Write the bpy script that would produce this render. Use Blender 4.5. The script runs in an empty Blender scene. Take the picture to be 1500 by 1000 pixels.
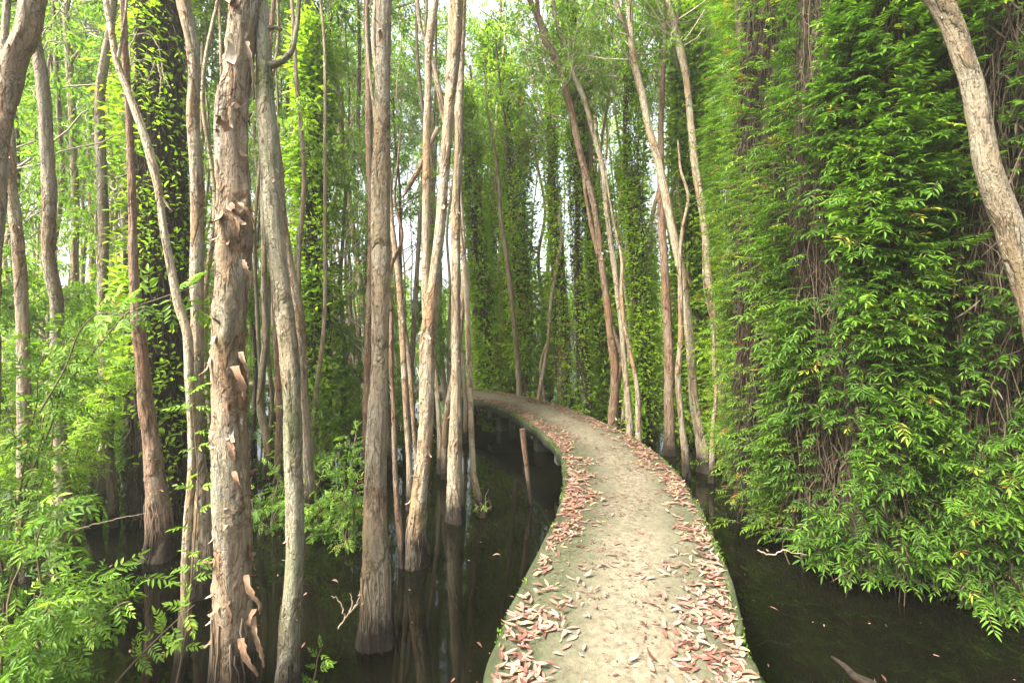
import bpy, math, random
import numpy as np
from mathutils import Vector

R = np.random.default_rng(7)
EL_, AZ_ = 50, -122
random.seed(7)
scene = bpy.context.scene
col = scene.collection
F, CX, HY, CAMZ = 700.0, 750.0, 480.0, 2.2      # lens (pixels of the 1500 px photo), centre, horizon, eye height over the water
PATH_Z = 0.6


def smooth(a, b, x):
    t = np.clip((x - a) / (b - a), 0, 1)
    return t * t * (3 - 2 * t)


_TAB = np.random.default_rng(11).random((97, 509))


def vnoise(u, v, pu, seed=0):
    """value noise, periodic in u with integer period pu"""
    iu = np.floor(u).astype(int); iv = np.floor(v).astype(int)
    fu = u - iu; fv = v - iv
    fu = fu * fu * (3 - 2 * fu); fv = fv * fv * (3 - 2 * fv)
    g = lambda a, b: _TAB[(np.mod(a, pu) + seed * 13) % 97, (b + seed * 57) % 509]
    return (g(iu, iv) * (1 - fu) + g(iu + 1, iv) * fu) * (1 - fv) + (g(iu, iv + 1) * (1 - fu) + g(iu + 1, iv + 1) * fu) * fv


def norm(a):
    return a / np.maximum(np.linalg.norm(a, axis=-1, keepdims=True), 1e-9)


def spline(P, n):
    """smooth resampling of an (m,k) list of points to n points along its length"""
    P = np.asarray(P, float)
    d = np.r_[0, np.cumsum(np.linalg.norm(np.diff(P[:, :3], axis=0), axis=1))]
    t = np.linspace(0, d[-1], n)
    # Catmull-Rom tangents
    m = np.gradient(P, d, axis=0)
    i = np.clip(np.searchsorted(d, t, side='right') - 1, 0, len(d) - 2)
    h = (d[i + 1] - d[i])[:, None]; x = ((t - d[i]) / (d[i + 1] - d[i]))[:, None]
    return ((2 * x**3 - 3 * x**2 + 1) * P[i] + (x**3 - 2 * x**2 + x) * h * m[i] + (-2 * x**3 + 3 * x**2) * P[i + 1] + (x**3 - x**2) * h * m[i + 1]), t


# ------------------------------------------------------------------ mesh helpers
class MB:
    """collects quads with per-vertex attributes"""
    def __init__(self):
        self.v, self.q, self.a, self.m, self.n = [], [], [], [], 0

    def add(self, v, q, rnd=0.0, uvw=None, mi=0):
        v = np.asarray(v, np.float32).reshape(-1, 3)
        self.v.append(v); self.q.append(np.asarray(q, np.int64).reshape(-1, 4) + self.n)
        a = np.zeros((len(v), 4), np.float32)
        a[:, 0] = rnd
        if uvw is not None:
            a[:, 1:] = uvw
        self.a.append(a); self.n += len(v); self.m.append(np.full(len(self.q[-1]), mi, np.int32))
        return self

    def mesh(self, name, mat, smooth_shade=True, uvw=False):
        v = np.concatenate(self.v); q = np.concatenate(self.q); a = np.concatenate(self.a)
        me = bpy.data.meshes.new(name)
        me.vertices.add(len(v)); me.vertices.foreach_set('co', v.ravel())
        me.loops.add(q.size); me.loops.foreach_set('vertex_index', q.ravel().astype(np.int32))
        me.polygons.add(len(q)); me.polygons.foreach_set('loop_start', np.arange(0, q.size, 4, dtype=np.int32))
        me.polygons.foreach_set('use_smooth', np.full(len(q), smooth_shade))
        me.attributes.new('rnd', 'FLOAT', 'POINT').data.foreach_set('value', a[:, 0].copy())
        if uvw:
            me.attributes.new('uvw', 'FLOAT_VECTOR', 'POINT').data.foreach_set('vector', a[:, 1:].copy().ravel())
        me.update(calc_edges=True); me.validate()
        for m_ in (mat if isinstance(mat, (tuple, list)) else (mat,)):
            me.materials.append(m_)
        me.polygons.foreach_set('material_index', np.concatenate(self.m))
        return me


def link(name, me, parent=None, loc=(0, 0, 0), rz=0.0, scale=1.0):
    o = bpy.data.objects.new(name, me); col.objects.link(o)
    o.location = loc; o.rotation_euler = (0, 0, rz); o.scale = (scale,) * 3 if np.isscalar(scale) else scale
    if parent:
        o.parent = parent
    return o


def tag(o, label, cat, group=None, kind=None):
    o['label'] = label
    if cat: o['category'] = cat
    if group: o['group'] = group
    if kind: o['kind'] = kind
    return o


def thing(name, loc, label, cat, group=None):
    return tag(link(name, None, None, tuple(float(c) for c in loc)), label, cat, group)


def px(x, y, Z):
    """photo pixel at distance Z -> point"""
    return np.array([(x - CX) * Z / F, Z, CAMZ - (y - HY) * Z / F])


def leaves(mb, B, D, N, L, W, rnd, droop=0.15, fold=0.18):
    """lance-shaped folded leaves: two quads each"""
    n = len(B); D = norm(D); N = norm(N - (N * D).sum(1, keepdims=True) * D); S = np.cross(D, N)
    L = np.broadcast_to(L, n)[:, None]; W = np.broadcast_to(W, n)[:, None]; dr = np.broadcast_to(droop, n)[:, None]
    p = lambda t, w, f: B + t * L * D + w * W * S + f * fold * W * N - dr * t * t * L * N
    V = np.stack([p(0, 0, 0), p(.30, .5, 1), p(.66, .38, .8), p(1, 0, 0), p(.66, -.38, .8), p(.30, -.5, 1)], 1)
    i = np.arange(n)[:, None] * 6
    q = np.concatenate([i + [0, 1, 2, 3], i + [0, 3, 4, 5]])
    mb.add(V, q, np.repeat(np.broadcast_to(rnd, n), 6))


def strands(mb, P, r, rnd=-1.0, sides=3, mi=0):
    """thin tubes; P (n,k,3), r (n,k)"""
    n, k, _ = P.shape
    r = np.broadcast_to(r, (n, k))
    T = norm(np.gradient(P, axis=1))
    ref = norm(R.normal(size=(n, 1, 3)))
    A = norm(np.cross(T, ref)); Bv = np.cross(T, A)
    th = np.arange(sides) * 2 * np.pi / sides
    V = P[:, :, None] + r[:, :, None, None] * (A[:, :, None] * np.cos(th)[:, None] + Bv[:, :, None] * np.sin(th)[:, None])
    i, j, s = np.meshgrid(np.arange(n), np.arange(k - 1), np.arange(sides), indexing='ij')
    b = (i * k + j) * sides; s2 = (s + 1) % sides
    q = np.stack([b + s, b + s2, b + sides + s2, b + sides + s], -1)
    mb.add(V, q, np.repeat(np.broadcast_to(rnd, n), k * sides), mi=mi)


def fronds(mb, B, D, N, L, rnd, pairs=4, ratio=.42, wr=.30, droop=.25, spread=58, jit=.12, rachis=True):
    """pinnate compound leaves"""
    n = len(B); D = norm(D); N = norm(N - (N * D).sum(1, keepdims=True) * D); S = np.cross(D, N)
    L = np.broadcast_to(L, n); dr = np.broadcast_to(droop, n)
    at = lambda t: B + (t * L)[:, None] * D - (dr * t * t * L)[:, None] * N
    tang = lambda t: norm(D - (2 * dr * t)[:, None] * N)
    for k in range(pairs):
        t = .22 + .72 * k / max(pairs - .5, 1)
        for sg in (-1, 1):
            a = np.radians(spread - 16 * k / pairs + R.normal(0, 9, n))[:, None]
            d = tang(t) * np.cos(a) + sg * S * np.sin(a) + R.normal(0, jit, (n, 3))
            keep = R.random(n) > .07
            ln = L * ratio * (1.05 - .55 * abs(t - .45)) * R.uniform(.8, 1.15, n)
            leaves(mb, at(t)[keep], d[keep], (N + R.normal(0, .18, (n, 3)))[keep], ln[keep], (ln * wr)[keep], (rnd + R.normal(0, .05, n))[keep], .22)
    ln = L * ratio * R.uniform(.9, 1.2, n)
    leaves(mb, at(np.float64(.93)), tang(.93) + R.normal(0, jit, (n, 3)), N, ln, ln * wr, rnd, .2)
    if rachis:
        P = np.stack([at(t) for t in (0., .35, .7, .96)], 1)
        strands(mb, P, (L * .008)[:, None] * np.array([1, .8, .6, .4]), -1.0)


# ------------------------------------------------------------------ materials
def nt(name):
    m = bpy.data.materials.new(name); m.use_nodes = True
    t = m.node_tree; t.nodes.clear()
    o = t.nodes.new('ShaderNodeOutputMaterial')
    return m, t, o


def node(t, typ, ins=None, **kw):
    n = t.nodes.new('ShaderNode' + typ)
    for k, v in kw.items():
        setattr(n, k, v)
    for k, v in (ins or {}).items():
        if isinstance(v, bpy.types.NodeSocket):
            t.links.new(v, n.inputs[k])
        else:
            n.inputs[k].default_value = v
    return n


def ramp(t, fac, stops, interp='LINEAR'):
    n = node(t, 'ValToRGB', {'Fac': fac}); cr = n.color_ramp; cr.interpolation = interp
    while len(cr.elements) < len(stops):
        cr.elements.new(.5)
    for e, (p, c) in zip(cr.elements, stops):
        e.position = p; e.color = tuple(c) + (1,) if len(c) == 3 else c
    return n.outputs['Color']


def mix(t, f, a, b, blend='MIX'):
    n = node(t, 'Mix', data_type='RGBA', blend_type=blend)
    for k, v in ((0, f), (6, a), (7, b)):
        if isinstance(v, bpy.types.NodeSocket):
            t.links.new(v, n.inputs[k])
        elif k == 0:
            n.inputs[0].default_value = v
        else:
            n.inputs[k].default_value = tuple(v) + (1,)
    return n.outputs[2]


def mth(t, op, a, b=0.0, c=0.0, clamp=False):
    n = node(t, 'Math', operation=op, use_clamp=clamp)
    for k, v in enumerate((a, b, c)):
        if isinstance(v, bpy.types.NodeSocket):
            t.links.new(v, n.inputs[k])
        else:
            n.inputs[k].default_value = v
    return n.outputs[0]


def leaf_material(name, stops, transl=.4, tint=(1.25, 1.35, .55), twig=(.10, .07, .045), rough=.5):
    m, t, o = nt(name)
    at = node(t, 'Attribute', attribute_name='rnd')
    oi = node(t, 'ObjectInfo')
    fac = mth(t, 'ADD', at.outputs['Fac'], mth(t, 'MULTIPLY_ADD', oi.outputs['Random'], .16, -.08), clamp=True)
    c = ramp(t, fac, stops)
    is_twig = mth(t, 'LESS_THAN', at.outputs['Fac'], -.5)
    c2 = mix(t, is_twig, c, twig)
    back = mix(t, 1.0, c, tint, 'MULTIPLY')
    p = node(t, 'BsdfPrincipled', {'Base Color': c2, 'Roughness': rough, 'Specular IOR Level': .14})
    tr = node(t, 'BsdfTranslucent', {'Color': back})
    f = mth(t, 'MULTIPLY', mth(t, 'SUBTRACT', 1.0, is_twig), transl)
    ms = node(t, 'MixShader', {0: f, 1: p.outputs[0], 2: tr.outputs[0]})
    t.links.new(ms.outputs[0], o.inputs['Surface'])
    return m


G = leaf_material
M_FROND = G('fern_leaf_green', [(0, (.018, .045, .007)), (.35, (.046, .105, .011)), (.7, (.098, .19, .017)), (.9, (.19, .29, .03)), (.955, (.30, .22, .05)), (1, (.24, .09, .035))], .42)
M_VINE = G('vine_leaf_yellow_green', [(0, (.055, .10, .010)), (.35, (.125, .22, .016)), (.7, (.23, .35, .026)), (.92, (.30, .42, .04)), (1, (.30, .18, .05))], .52)
M_CROWN = G('tree_leaf_green', [(0, (.07, .13, .022)), (.5, (.155, .27, .036)), (.88, (.25, .38, .05)), (1, (.34, .38, .07))], .58, (1.15, 1.3, .6), (.30, .24, .18))
M_SHRUB = G('shrub_leaf_green', [(0, (.028, .075, .010)), (.45, (.080, .160, .015)), (.8, (.155, .27, .025)), (.95, (.26, .38, .06)), (1, (.30, .12, .06))], .40)
M_DEADVINE = G('dead_vine_brown', [(0, (.022, .016, .009)), (.5, (.045, .033, .020)), (1, (.095, .070, .045))], .10, (1, .9, .7), (.09, .066, .045), .8)
M_LITTER = G('dry_leaf_pink', [(0, (.045, .021, .014)), (.3, (.14, .064, .046)), (.6, (.215, .115, .086)), (.88, (.30, .19, .145)), (1, (.36, .25, .11))], .12, (1, .9, .8), (.16, .10, .07), .5)
M_MOSS = G('edge_moss_green', [(0, (.030, .055, .010)), (.6, (.075, .13, .016)), (1, (.14, .22, .025))], .25)


def bark_material(name, outer, inner, dark, moss=0.25, fine=1.0):
    m, t, o = nt(name)
    uv = node(t, 'Attribute', attribute_name='uvw').outputs['Vector']
    pl = node(t, 'Attribute', attribute_name='rnd').outputs['Fac']
    geo = node(t, 'NewGeometry'); oi = node(t, 'ObjectInfo')
    sc = node(t, 'VectorMath', {0: uv, 1: (1, 1, .13)}, operation='MULTIPLY').outputs[0]
    off = node(t, 'CombineXYZ', {'Z': mth(t, 'MULTIPLY', oi.outputs['Random'], 40.)}).outputs[0]
    v1 = node(t, 'VectorMath', {0: sc, 1: off}, operation='ADD').outputs[0]
    v2 = node(t, 'VectorMath', {0: uv, 1: off}, operation='ADD').outputs[0]
    streak = node(t, 'TexNoise', {'Vector': v1, 'Scale': 46. * fine, 'Detail': 6., 'Roughness': .62}).outputs['Fac']
    blot = node(t, 'TexNoise', {'Vector': v2, 'Scale': 5.5, 'Detail': 4., 'Roughness': .6}).outputs['Fac']
    fleck = node(t, 'TexNoise', {'Vector': v2, 'Scale': 38., 'Detail': 5., 'Roughness': .7}).outputs['Fac']
    big_ = node(t, 'TexNoise', {'Vector': node(t, 'VectorMath', {0: v2, 1: (1, 1, .35)}, operation='MULTIPLY').outputs[0], 'Scale': 4.2 * fine, 'Detail': 5., 'Roughness': .6, 'Distortion': .4}).outputs['Fac']
    a = ramp(t, big_, [(.46, (0, 0, 0)), (.50, (1, 1, 1))])
    f = mth(t, 'ADD', mth(t, 'MULTIPLY', pl, .5), mth(t, 'MULTIPLY', a, .6), clamp=True)
    c = mix(t, f, inner, outer)
    c = mix(t, mth(t, 'MULTIPLY', ramp(t, streak, [(.30, (1, 1, 1)), (.52, (0, 0, 0))]), .72), c, dark)
    c = mix(t, mth(t, 'MULTIPLY', ramp(t, fleck, [(.60, (0, 0, 0)), (.74, (1, 1, 1))]), .45), c, tuple(min(1, x * 1.6) for x in outer))
    sc2 = node(t, 'VectorMath', {0: v2, 1: (1, 1, .30)}, operation='MULTIPLY').outputs[0]
    lay = node(t, 'TexNoise', {'Vector': sc2, 'Scale': 17. * fine, 'Detail': 5., 'Roughness': .55, 'Distortion': .6}).outputs['Fac']
    steps = mth(t, 'ADD', ramp(t, lay, [(.44, (0, 0, 0)), (.455, (1, 1, 1))]), ramp(t, lay, [(.56, (0, 0, 0)), (.575, (1, 1, 1))]))
    rim = ramp(t, lay, [(.425, (0, 0, 0)), (.442, (1, 1, 1)), (.452, (0, 0, 0)), (.545, (0, 0, 0)), (.558, (1, 1, 1)), (.57, (0, 0, 0))])
    c = mix(t, mth(t, 'MULTIPLY', rim, .9), c, dark)
    rim2 = ramp(t, big_, [(.435, (0, 0, 0)), (.455, (1, 1, 1)), (.475, (0, 0, 0))])
    c = mix(t, mth(t, 'MULTIPLY', rim2, .8), c, dark)
    c = mix(t, mth(t, 'MULTIPLY', mth(t, 'SUBTRACT', 1.0, mth(t, 'MULTIPLY', steps, .5), clamp=True), .40), c, inner)
    mo = ramp(t, node(t, 'TexNoise', {'Vector': v2, 'Scale': 2.3, 'Detail': 4.}).outputs['Fac'], [(.50, (0, 0, 0)), (.68, (1, 1, 1))])
    c = mix(t, mth(t, 'MULTIPLY', mo, moss), c, (.13, .15, .055))
    z = node(t, 'SeparateXYZ', {0: geo.outputs['Position']}).outputs['Z']
    wet = ramp(t, mth(t, 'MULTIPLY_ADD', blot, -.55, mth(t, 'ADD', z, .22)), [(.10, (1, 1, 1)), (.36, (0, 0, 0))])
    c = mix(t, mth(t, 'MULTIPLY', wet, .93), c, (.014, .010, .006))
    tone = mth(t, 'MULTIPLY_ADD', oi.outputs['Random'], .38, .62)
    c = mix(t, 1.0, c, node(t, 'CombineXYZ', {0: tone, 1: tone, 2: tone}).outputs[0], 'MULTIPLY')
    h = mth(t, 'ADD', mth(t, 'ADD', mth(t, 'MULTIPLY', streak, 1.1), mth(t, 'MULTIPLY', fleck, .7)), mth(t, 'ADD', mth(t, 'MULTIPLY', steps, .5), a))
    b = node(t, 'Bump', {'Height': h, 'Strength': 1.0, 'Distance': .022})
    p = node(t, 'BsdfPrincipled', {'Base Color': c, 'Roughness': .85, 'Specular IOR Level': .2, 'Normal': b.outputs[0]})
    t.links.new(p.outputs[0], o.inputs['Surface'])
    return m


M_BARK = bark_material('paper_bark_tan', (.325, .29, .21), (.285, .175, .09), (.055, .038, .021))
M_BARK_GREY = bark_material('paper_bark_grey', (.30, .268, .19), (.25, .175, .095), (.06, .047, .03))
M_BARK_RED = bark_material('paper_bark_red', (.235, .175, .12), (.20, .105, .058), (.055, .034, .022), .2)
M_BARK_PALE = bark_material('paper_bark_pale', (.44, .39, .27), (.35, .24, .13), (.11, .08, .055), .15)
M_BARK_MOSS = bark_material('mossy_bark', (.33, .315, .215), (.31, .245, .145), (.08, .07, .04), .75)
M_BARK_DARK = bark_material('dark_bark', (.13, .095, .065), (.10, .07, .05), (.04, .028, .02), .2)
BARK = dict(tan=M_BARK, grey=M_BARK_GREY, red=M_BARK_RED, pale=M_BARK_PALE, moss=M_BARK_MOSS, dark=M_BARK_DARK)
def flake_material():
    m, t, o = nt('peeling_bark_paper')
    at = node(t, 'Attribute', attribute_name='rnd').outputs['Fac']
    pos = node(t, 'NewGeometry').outputs['Position']
    n1 = node(t, 'TexNoise', {'Vector': node(t, 'VectorMath', {0: pos, 1: (1, 1, .3)}, operation='MULTIPLY').outputs[0], 'Scale': 70., 'Detail': 5., 'Roughness': .7}).outputs['Fac']
    c = ramp(t, mth(t, 'ADD', at, mth(t, 'MULTIPLY_ADD', n1, 1.1, -.6), clamp=True), [(0, (.075, .042, .025)), (.4, (.19, .115, .065)), (.75, (.29, .225, .16)), (1, (.37, .32, .25))])
    b = node(t, 'Bump', {'Height': n1, 'Strength': .8, 'Distance': .006})
    p = node(t, 'BsdfPrincipled', {'Base Color': c, 'Roughness': .85, 'Specular IOR Level': .15, 'Normal': b.outputs[0]})
    t.links.new(p.outputs[0], o.inputs['Surface'])
    return m


M_FLAKE = flake_material()


def path_material():
    m, t, o = nt('sandy_mossy_concrete')
    uv = node(t, 'Attribute', attribute_name='uvw').outputs['Vector']
    s = node(t, 'SeparateXYZ', {0: uv})
    pos = node(t, 'NewGeometry').outputs['Position']
    n1 = node(t, 'TexNoise', {'Vector': pos, 'Scale': 3.2, 'Detail': 6., 'Roughness': .65}).outputs['Fac']
    n2 = node(t, 'TexNoise', {'Vector': pos, 'Scale': 26., 'Detail': 6., 'Roughness': .7}).outputs['Fac']
    n3 = node(t, 'TexNoise', {'Vector': pos, 'Scale': 150., 'Detail': 3., 'Roughness': .7}).outputs['Fac']
    u = mth(t, 'ABSOLUTE', mth(t, 'SUBTRACT', s.outputs[0], .05))
    d = mth(t, 'ADD', u, mth(t, 'MULTIPLY', mth(t, 'SUBTRACT', n1, .5), .42))
    d = mth(t, 'ADD', d, mth(t, 'MULTIPLY', mth(t, 'SUBTRACT', n2, .5), .50))
    f = ramp(t, d, [(.14, (0, 0, 0)), (.42, (1, 1, 1))])
    sand = ramp(t, n2, [(.32, (.045, .038, .024)), (.5, (.125, .106, .070)), (.68, (.195, .168, .115))])
    sand = mix(t, ramp(t, n3, [(.35, (.6, .6, .6)), (.62, (0, 0, 0))]), sand, (.10, .085, .055))
    moss = ramp(t, n2, [(.3, (.022, .025, .011)), (.5, (.048, .051, .025)), (.72, (.09, .088, .05))])
    c = mix(t, f, sand, moss)
    n4 = node(t, 'TexNoise', {'Vector': pos, 'Scale': 1.1, 'Detail': 7., 'Roughness': .7, 'Distortion': .5}).outputs['Fac']
    c = mix(t, mth(t, 'MULTIPLY', ramp(t, n4, [(.48, (0, 0, 0)), (.60, (1, 1, 1))]), .45), c, (.060, .058, .034))
    g = ramp(t, mth(t, 'ADD', mth(t, 'ABSOLUTE', s.outputs[0]), mth(t, 'MULTIPLY', mth(t, 'SUBTRACT', n1, .5), .25)), [(.55, (0, 0, 0)), (.64, (1, 1, 1))])
    c = mix(t, mth(t, 'MULTIPLY', g, .8), c, (.020, .026, .008))
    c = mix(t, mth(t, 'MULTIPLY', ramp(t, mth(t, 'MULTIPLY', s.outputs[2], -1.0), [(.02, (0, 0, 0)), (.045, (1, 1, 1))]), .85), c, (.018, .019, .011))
    b = node(t, 'Bump', {'Height': mth(t, 'ADD', n2, mth(t, 'MULTIPLY', n3, .6)), 'Strength': .7, 'Distance': .012})
    p = node(t, 'BsdfPrincipled', {'Base Color': c, 'Roughness': .9, 'Specular IOR Level': .2, 'Normal': b.outputs[0]})
    t.links.new(p.outputs[0], o.inputs['Surface'])
    return m


def concrete_material():
    m, t, o = nt('wet_mossy_concrete')
    pos = node(t, 'NewGeometry').outputs['Position']
    n1 = node(t, 'TexNoise', {'Vector': pos, 'Scale': 4., 'Detail': 6., 'Roughness': .65}).outputs['Fac']
    n2 = node(t, 'TexNoise', {'Vector': pos, 'Scale': 40., 'Detail': 4.}).outputs['Fac']
    c = ramp(t, n1, [(.3, (.012, .016, .006)), (.5, (.028, .030, .018)), (.7, (.05, .05, .036))])
    b = node(t, 'Bump', {'Height': n2, 'Strength': .5, 'Distance': .01})
    p = node(t, 'BsdfPrincipled', {'Base Color': c, 'Roughness': .85, 'Normal': b.outputs[0]})
    t.links.new(p.outputs[0], o.inputs['Surface'])
    return m


def water_material():
    m, t, o = nt('dark_swamp_water')
    pos = node(t, 'NewGeometry').outputs['Position']
    n1 = node(t, 'TexNoise', {'Vector': pos, 'Scale': 2.2, 'Detail': 2.}).outputs['Fac']
    n2 = node(t, 'TexNoise', {'Vector': pos, 'Scale': .7, 'Detail': 3.}).outputs['Fac']
    c = ramp(t, n2, [(.3, (.0012, .0012, .0006)), (.7, (.0035, .0036, .0016))])
    b = node(t, 'Bump', {'Height': n1, 'Strength': .05, 'Distance': .05})
    p = node(t, 'BsdfPrincipled', {'Base Color': c, 'Roughness': .035, 'IOR': 1.33, 'Normal': b.outputs[0]})
    t.links.new(p.outputs[0], o.inputs['Surface'])
    return m


M_PATH, M_CONC, M_WATER = path_material(), concrete_material(), water_material()

# ------------------------------------------------------------------ water
s = 220.0
mb = MB().add([(-s, -s, 0), (s, -s, 0), (s, s, 0), (-s, s, 0)], [[0, 1, 2, 3]])
tag(link('water', mb.mesh('water', M_WATER, False)), 'still dark swamp water under the trees', None, kind='structure')

# ------------------------------------------------------------------ path
EDGE_R = [(640, 566), (700, 570), (760, 579), (830, 597), (890, 622), (930, 642), (960, 662), (1000, 702), (1040, 772), (1070, 850), (1095, 930), (1112, 1000)]
EDGE_L = [(640, 574), (700, 586), (760, 610), (800, 642), (825, 682), (826, 710), (812, 760), (790, 805), (760, 870), (730, 945), (712, 1000)]


def on_path(p):
    Z = F * (CAMZ - PATH_Z) / (p[1] - HY)
    return ((p[0] - CX) * Z / F, Z)


er, _ = spline([on_path(p) for p in EDGE_R], 300)
W = 1.24
tn = norm(np.gradient(er, axis=0)); nrm = np.c_[tn[:, 1], -tn[:, 0]]
el = np.array([on_path(p) for p in EDGE_L])
if np.abs((er + nrm * W / 2)[150] - el).sum(1).min() > np.abs((er - nrm * W / 2)[150] - el).sum(1).min():
    nrm = -nrm
c0 = er + nrm * W / 2
ctr = c0[::-1]                                        # near to far
# average with the left edge where it was read well
tl = None
pts = [(ctr[0, 0] - .16, -3.0), (ctr[0, 0] - .10, -1.0), (ctr[0, 0] - .04, .9)] + [tuple(p) for p in ctr[::25]]
a0 = math.atan2(*(ctr[-1] - ctr[-12])[::-1])
p = ctr[-1].copy()
for k in range(9):                                    # the bend goes on to the left behind the trees
    a0 += .045
    p = p + np.array([math.cos(a0), math.sin(a0)]) * .8
    pts.append(tuple(p))
CL, CS = spline(pts, 460)
for _ in range(30):
    CL[1:-1] = .25 * CL[:-2] + .5 * CL[1:-1] + .25 * CL[2:]
CS = np.r_[0, np.cumsum(np.linalg.norm(np.diff(CL, axis=0), axis=1))]
CT = norm(np.gradient(CL, axis=0)); CN = np.c_[CT[:, 1], -CT[:, 0]]      # CN points to the right-hand edge


def path_pt(sv, u):
    x = np.interp(sv, CS, CL[:, 0]); y = np.interp(sv, CS, CL[:, 1])
    nx = np.interp(sv, CS, CN[:, 0]); ny = np.interp(sv, CS, CN[:, 1])
    return np.stack([x + nx * u, y + ny * u], -1)


def path_dist(X, Y):
    return np.sqrt((X - CL[:, 0])**2 + (Y - CL[:, 1])**2).min()


sv = np.arange(0, CS[-1], .05)
prof = [(-W / 2 + .05, -.17), (-W / 2 + .004, -.15), (-W / 2 - .012, -.06), (-W / 2, -.010)] + [(u, 0) for u in np.r_[-W / 2 + .008, np.linspace(-W / 2 + .03, W / 2 - .03, 20), W / 2 - .008]] + [(W / 2, -.010), (W / 2 + .012, -.06), (W / 2 - .004, -.15), (W / 2 - .05, -.17)]
prof = np.array(prof)
ss, uu = np.meshgrid(sv, prof[:, 0], indexing='ij'); zz = np.broadcast_to(prof[:, 1], ss.shape)
edge = (np.abs(uu) > W / 2 - .06)
uw = uu + np.where(edge, (vnoise(ss * 5, ss * 0 + np.sign(uu) * 7 + 20, 97, 2) - .5) * .05, 0)
zn = PATH_Z + zz + (vnoise(ss * 3 + 40, uu * 3 + 40, 97, 1) - .5) * .016 + (vnoise(ss * 9, uu * 9 + 30, 97, 3) - .5) * .008
P = path_pt(ss, uw)
V = np.concatenate([P, zn[..., None]], -1)
n1, n2 = ss.shape
i, j = np.meshgrid(np.arange(n1 - 1), np.arange(n2), indexing='ij')
jn = (j + 1) % n2
q = np.stack([i * n2 + j, (i + 1) * n2 + j, (i + 1) * n2 + jn, i * n2 + jn], -1)[:, :, ::-1]
mb = MB().add(V, q, 0, np.stack([uu, ss, zz], -1).reshape(-1, 3))
path = tag(link('path', mb.mesh('path', M_PATH, True, True)), 'narrow curved concrete footpath strewn with dry leaves', None, kind='structure')


def box_mb(mb, c, ax, ay, h, z0, bev=.015):
    """bevelled upright block; ax, ay half axis vectors in the plan"""
    c = np.asarray(c, float); rings = []
    for z, k in ((z0, 1), (z0 + h - bev, 1), (z0 + h, 1 - bev / np.linalg.norm(ax))):
        rings.append([(*(c + a * ax * k + b * ay * k), z) for a, b in ((-1, -1), (1, -1), (1, 1), (-1, 1))])
    v = np.array(rings).reshape(-1, 3)
    q = [[r * 4 + k, r * 4 + (k + 1) % 4, r * 4 + 4 + (k + 1) % 4, r * 4 + 4 + k] for r in range(2) for k in range(4)] + [[8, 9, 10, 11]]
    mb.add(v, q)


for k, sp in enumerate(np.arange(4.2, CS[-1] - 1, 1.9)):
    for sg in (-1, 1):
        pb = path_pt(sp, sg * .24); t_ = np.array([np.interp(sp, CS, CT[:, 0]), np.interp(sp, CS, CT[:, 1])]); n_ = np.array([t_[1], -t_[0]])
        m_ = MB(); box_mb(m_, pb, t_ * .10, n_ * .10, PATH_Z - .172 + .5 - .14, -.5)
        link('pillar', m_.mesh('pillar', M_CONC, False), path)
    m_ = MB(); box_mb(m_, path_pt(sp, 0), t_ * .09, n_ * .55, .138, PATH_Z - .31)
    link('cross_beam', m_.mesh('cross_beam', M_CONC, False), path)

# moss along both rims
mb = MB(); n = 16000
sm = R.uniform(2.4, CS[-1] - .5, n); side = np.sign(R.random(n) - .5)
um = side * (W / 2 + .012 - np.abs(R.normal(0, .03, n)))
keep = vnoise(sm * 4, side * 5 + 9, 97, 5) + R.normal(0, .15, n) > .42
sm, um, side = sm[keep], um[keep], side[keep]; n = len(sm)
B = np.c_[path_pt(sm, um), PATH_Z - .006 - .05 * R.random(n) * (np.abs(um) > W / 2 - .004)]
leaves(mb, B, R.normal(0, .6, (n, 3)) + [0, 0, 1], R.normal(size=(n, 3)), R.uniform(.008, .026, n), R.uniform(.006, .012, n), R.random(n))
tag(link('moss', mb.mesh('moss', M_MOSS)), 'green moss growing along the rims of the footpath', None, kind='stuff')

# ------------------------------------------------------------------ dry leaves on the path
def litter_samples(n):
    sv_ = R.uniform(2.5, CS[-1] - 1.0, n)
    a = R.random(n)
    u = np.where(a < .50, -.585 + np.abs(R.normal(0, .19, n)), np.where(a < .90, .585 - np.abs(R.normal(0, .18, n)), R.uniform(-.5, .5, n)))
    clump = vnoise(sv_ * 3.2, u * 4 + 30, 97, 4) * .7 + vnoise(sv_ * 9, u * 9 + 30, 97, 6) * .5
    k = (np.abs(u) < W / 2 + .01) & (clump + R.normal(0, .12, n) > np.interp(np.abs(u), [0, .2, .34, .5], [.80, .72, .58, .46]))
    return sv_[k], u[k]


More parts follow.
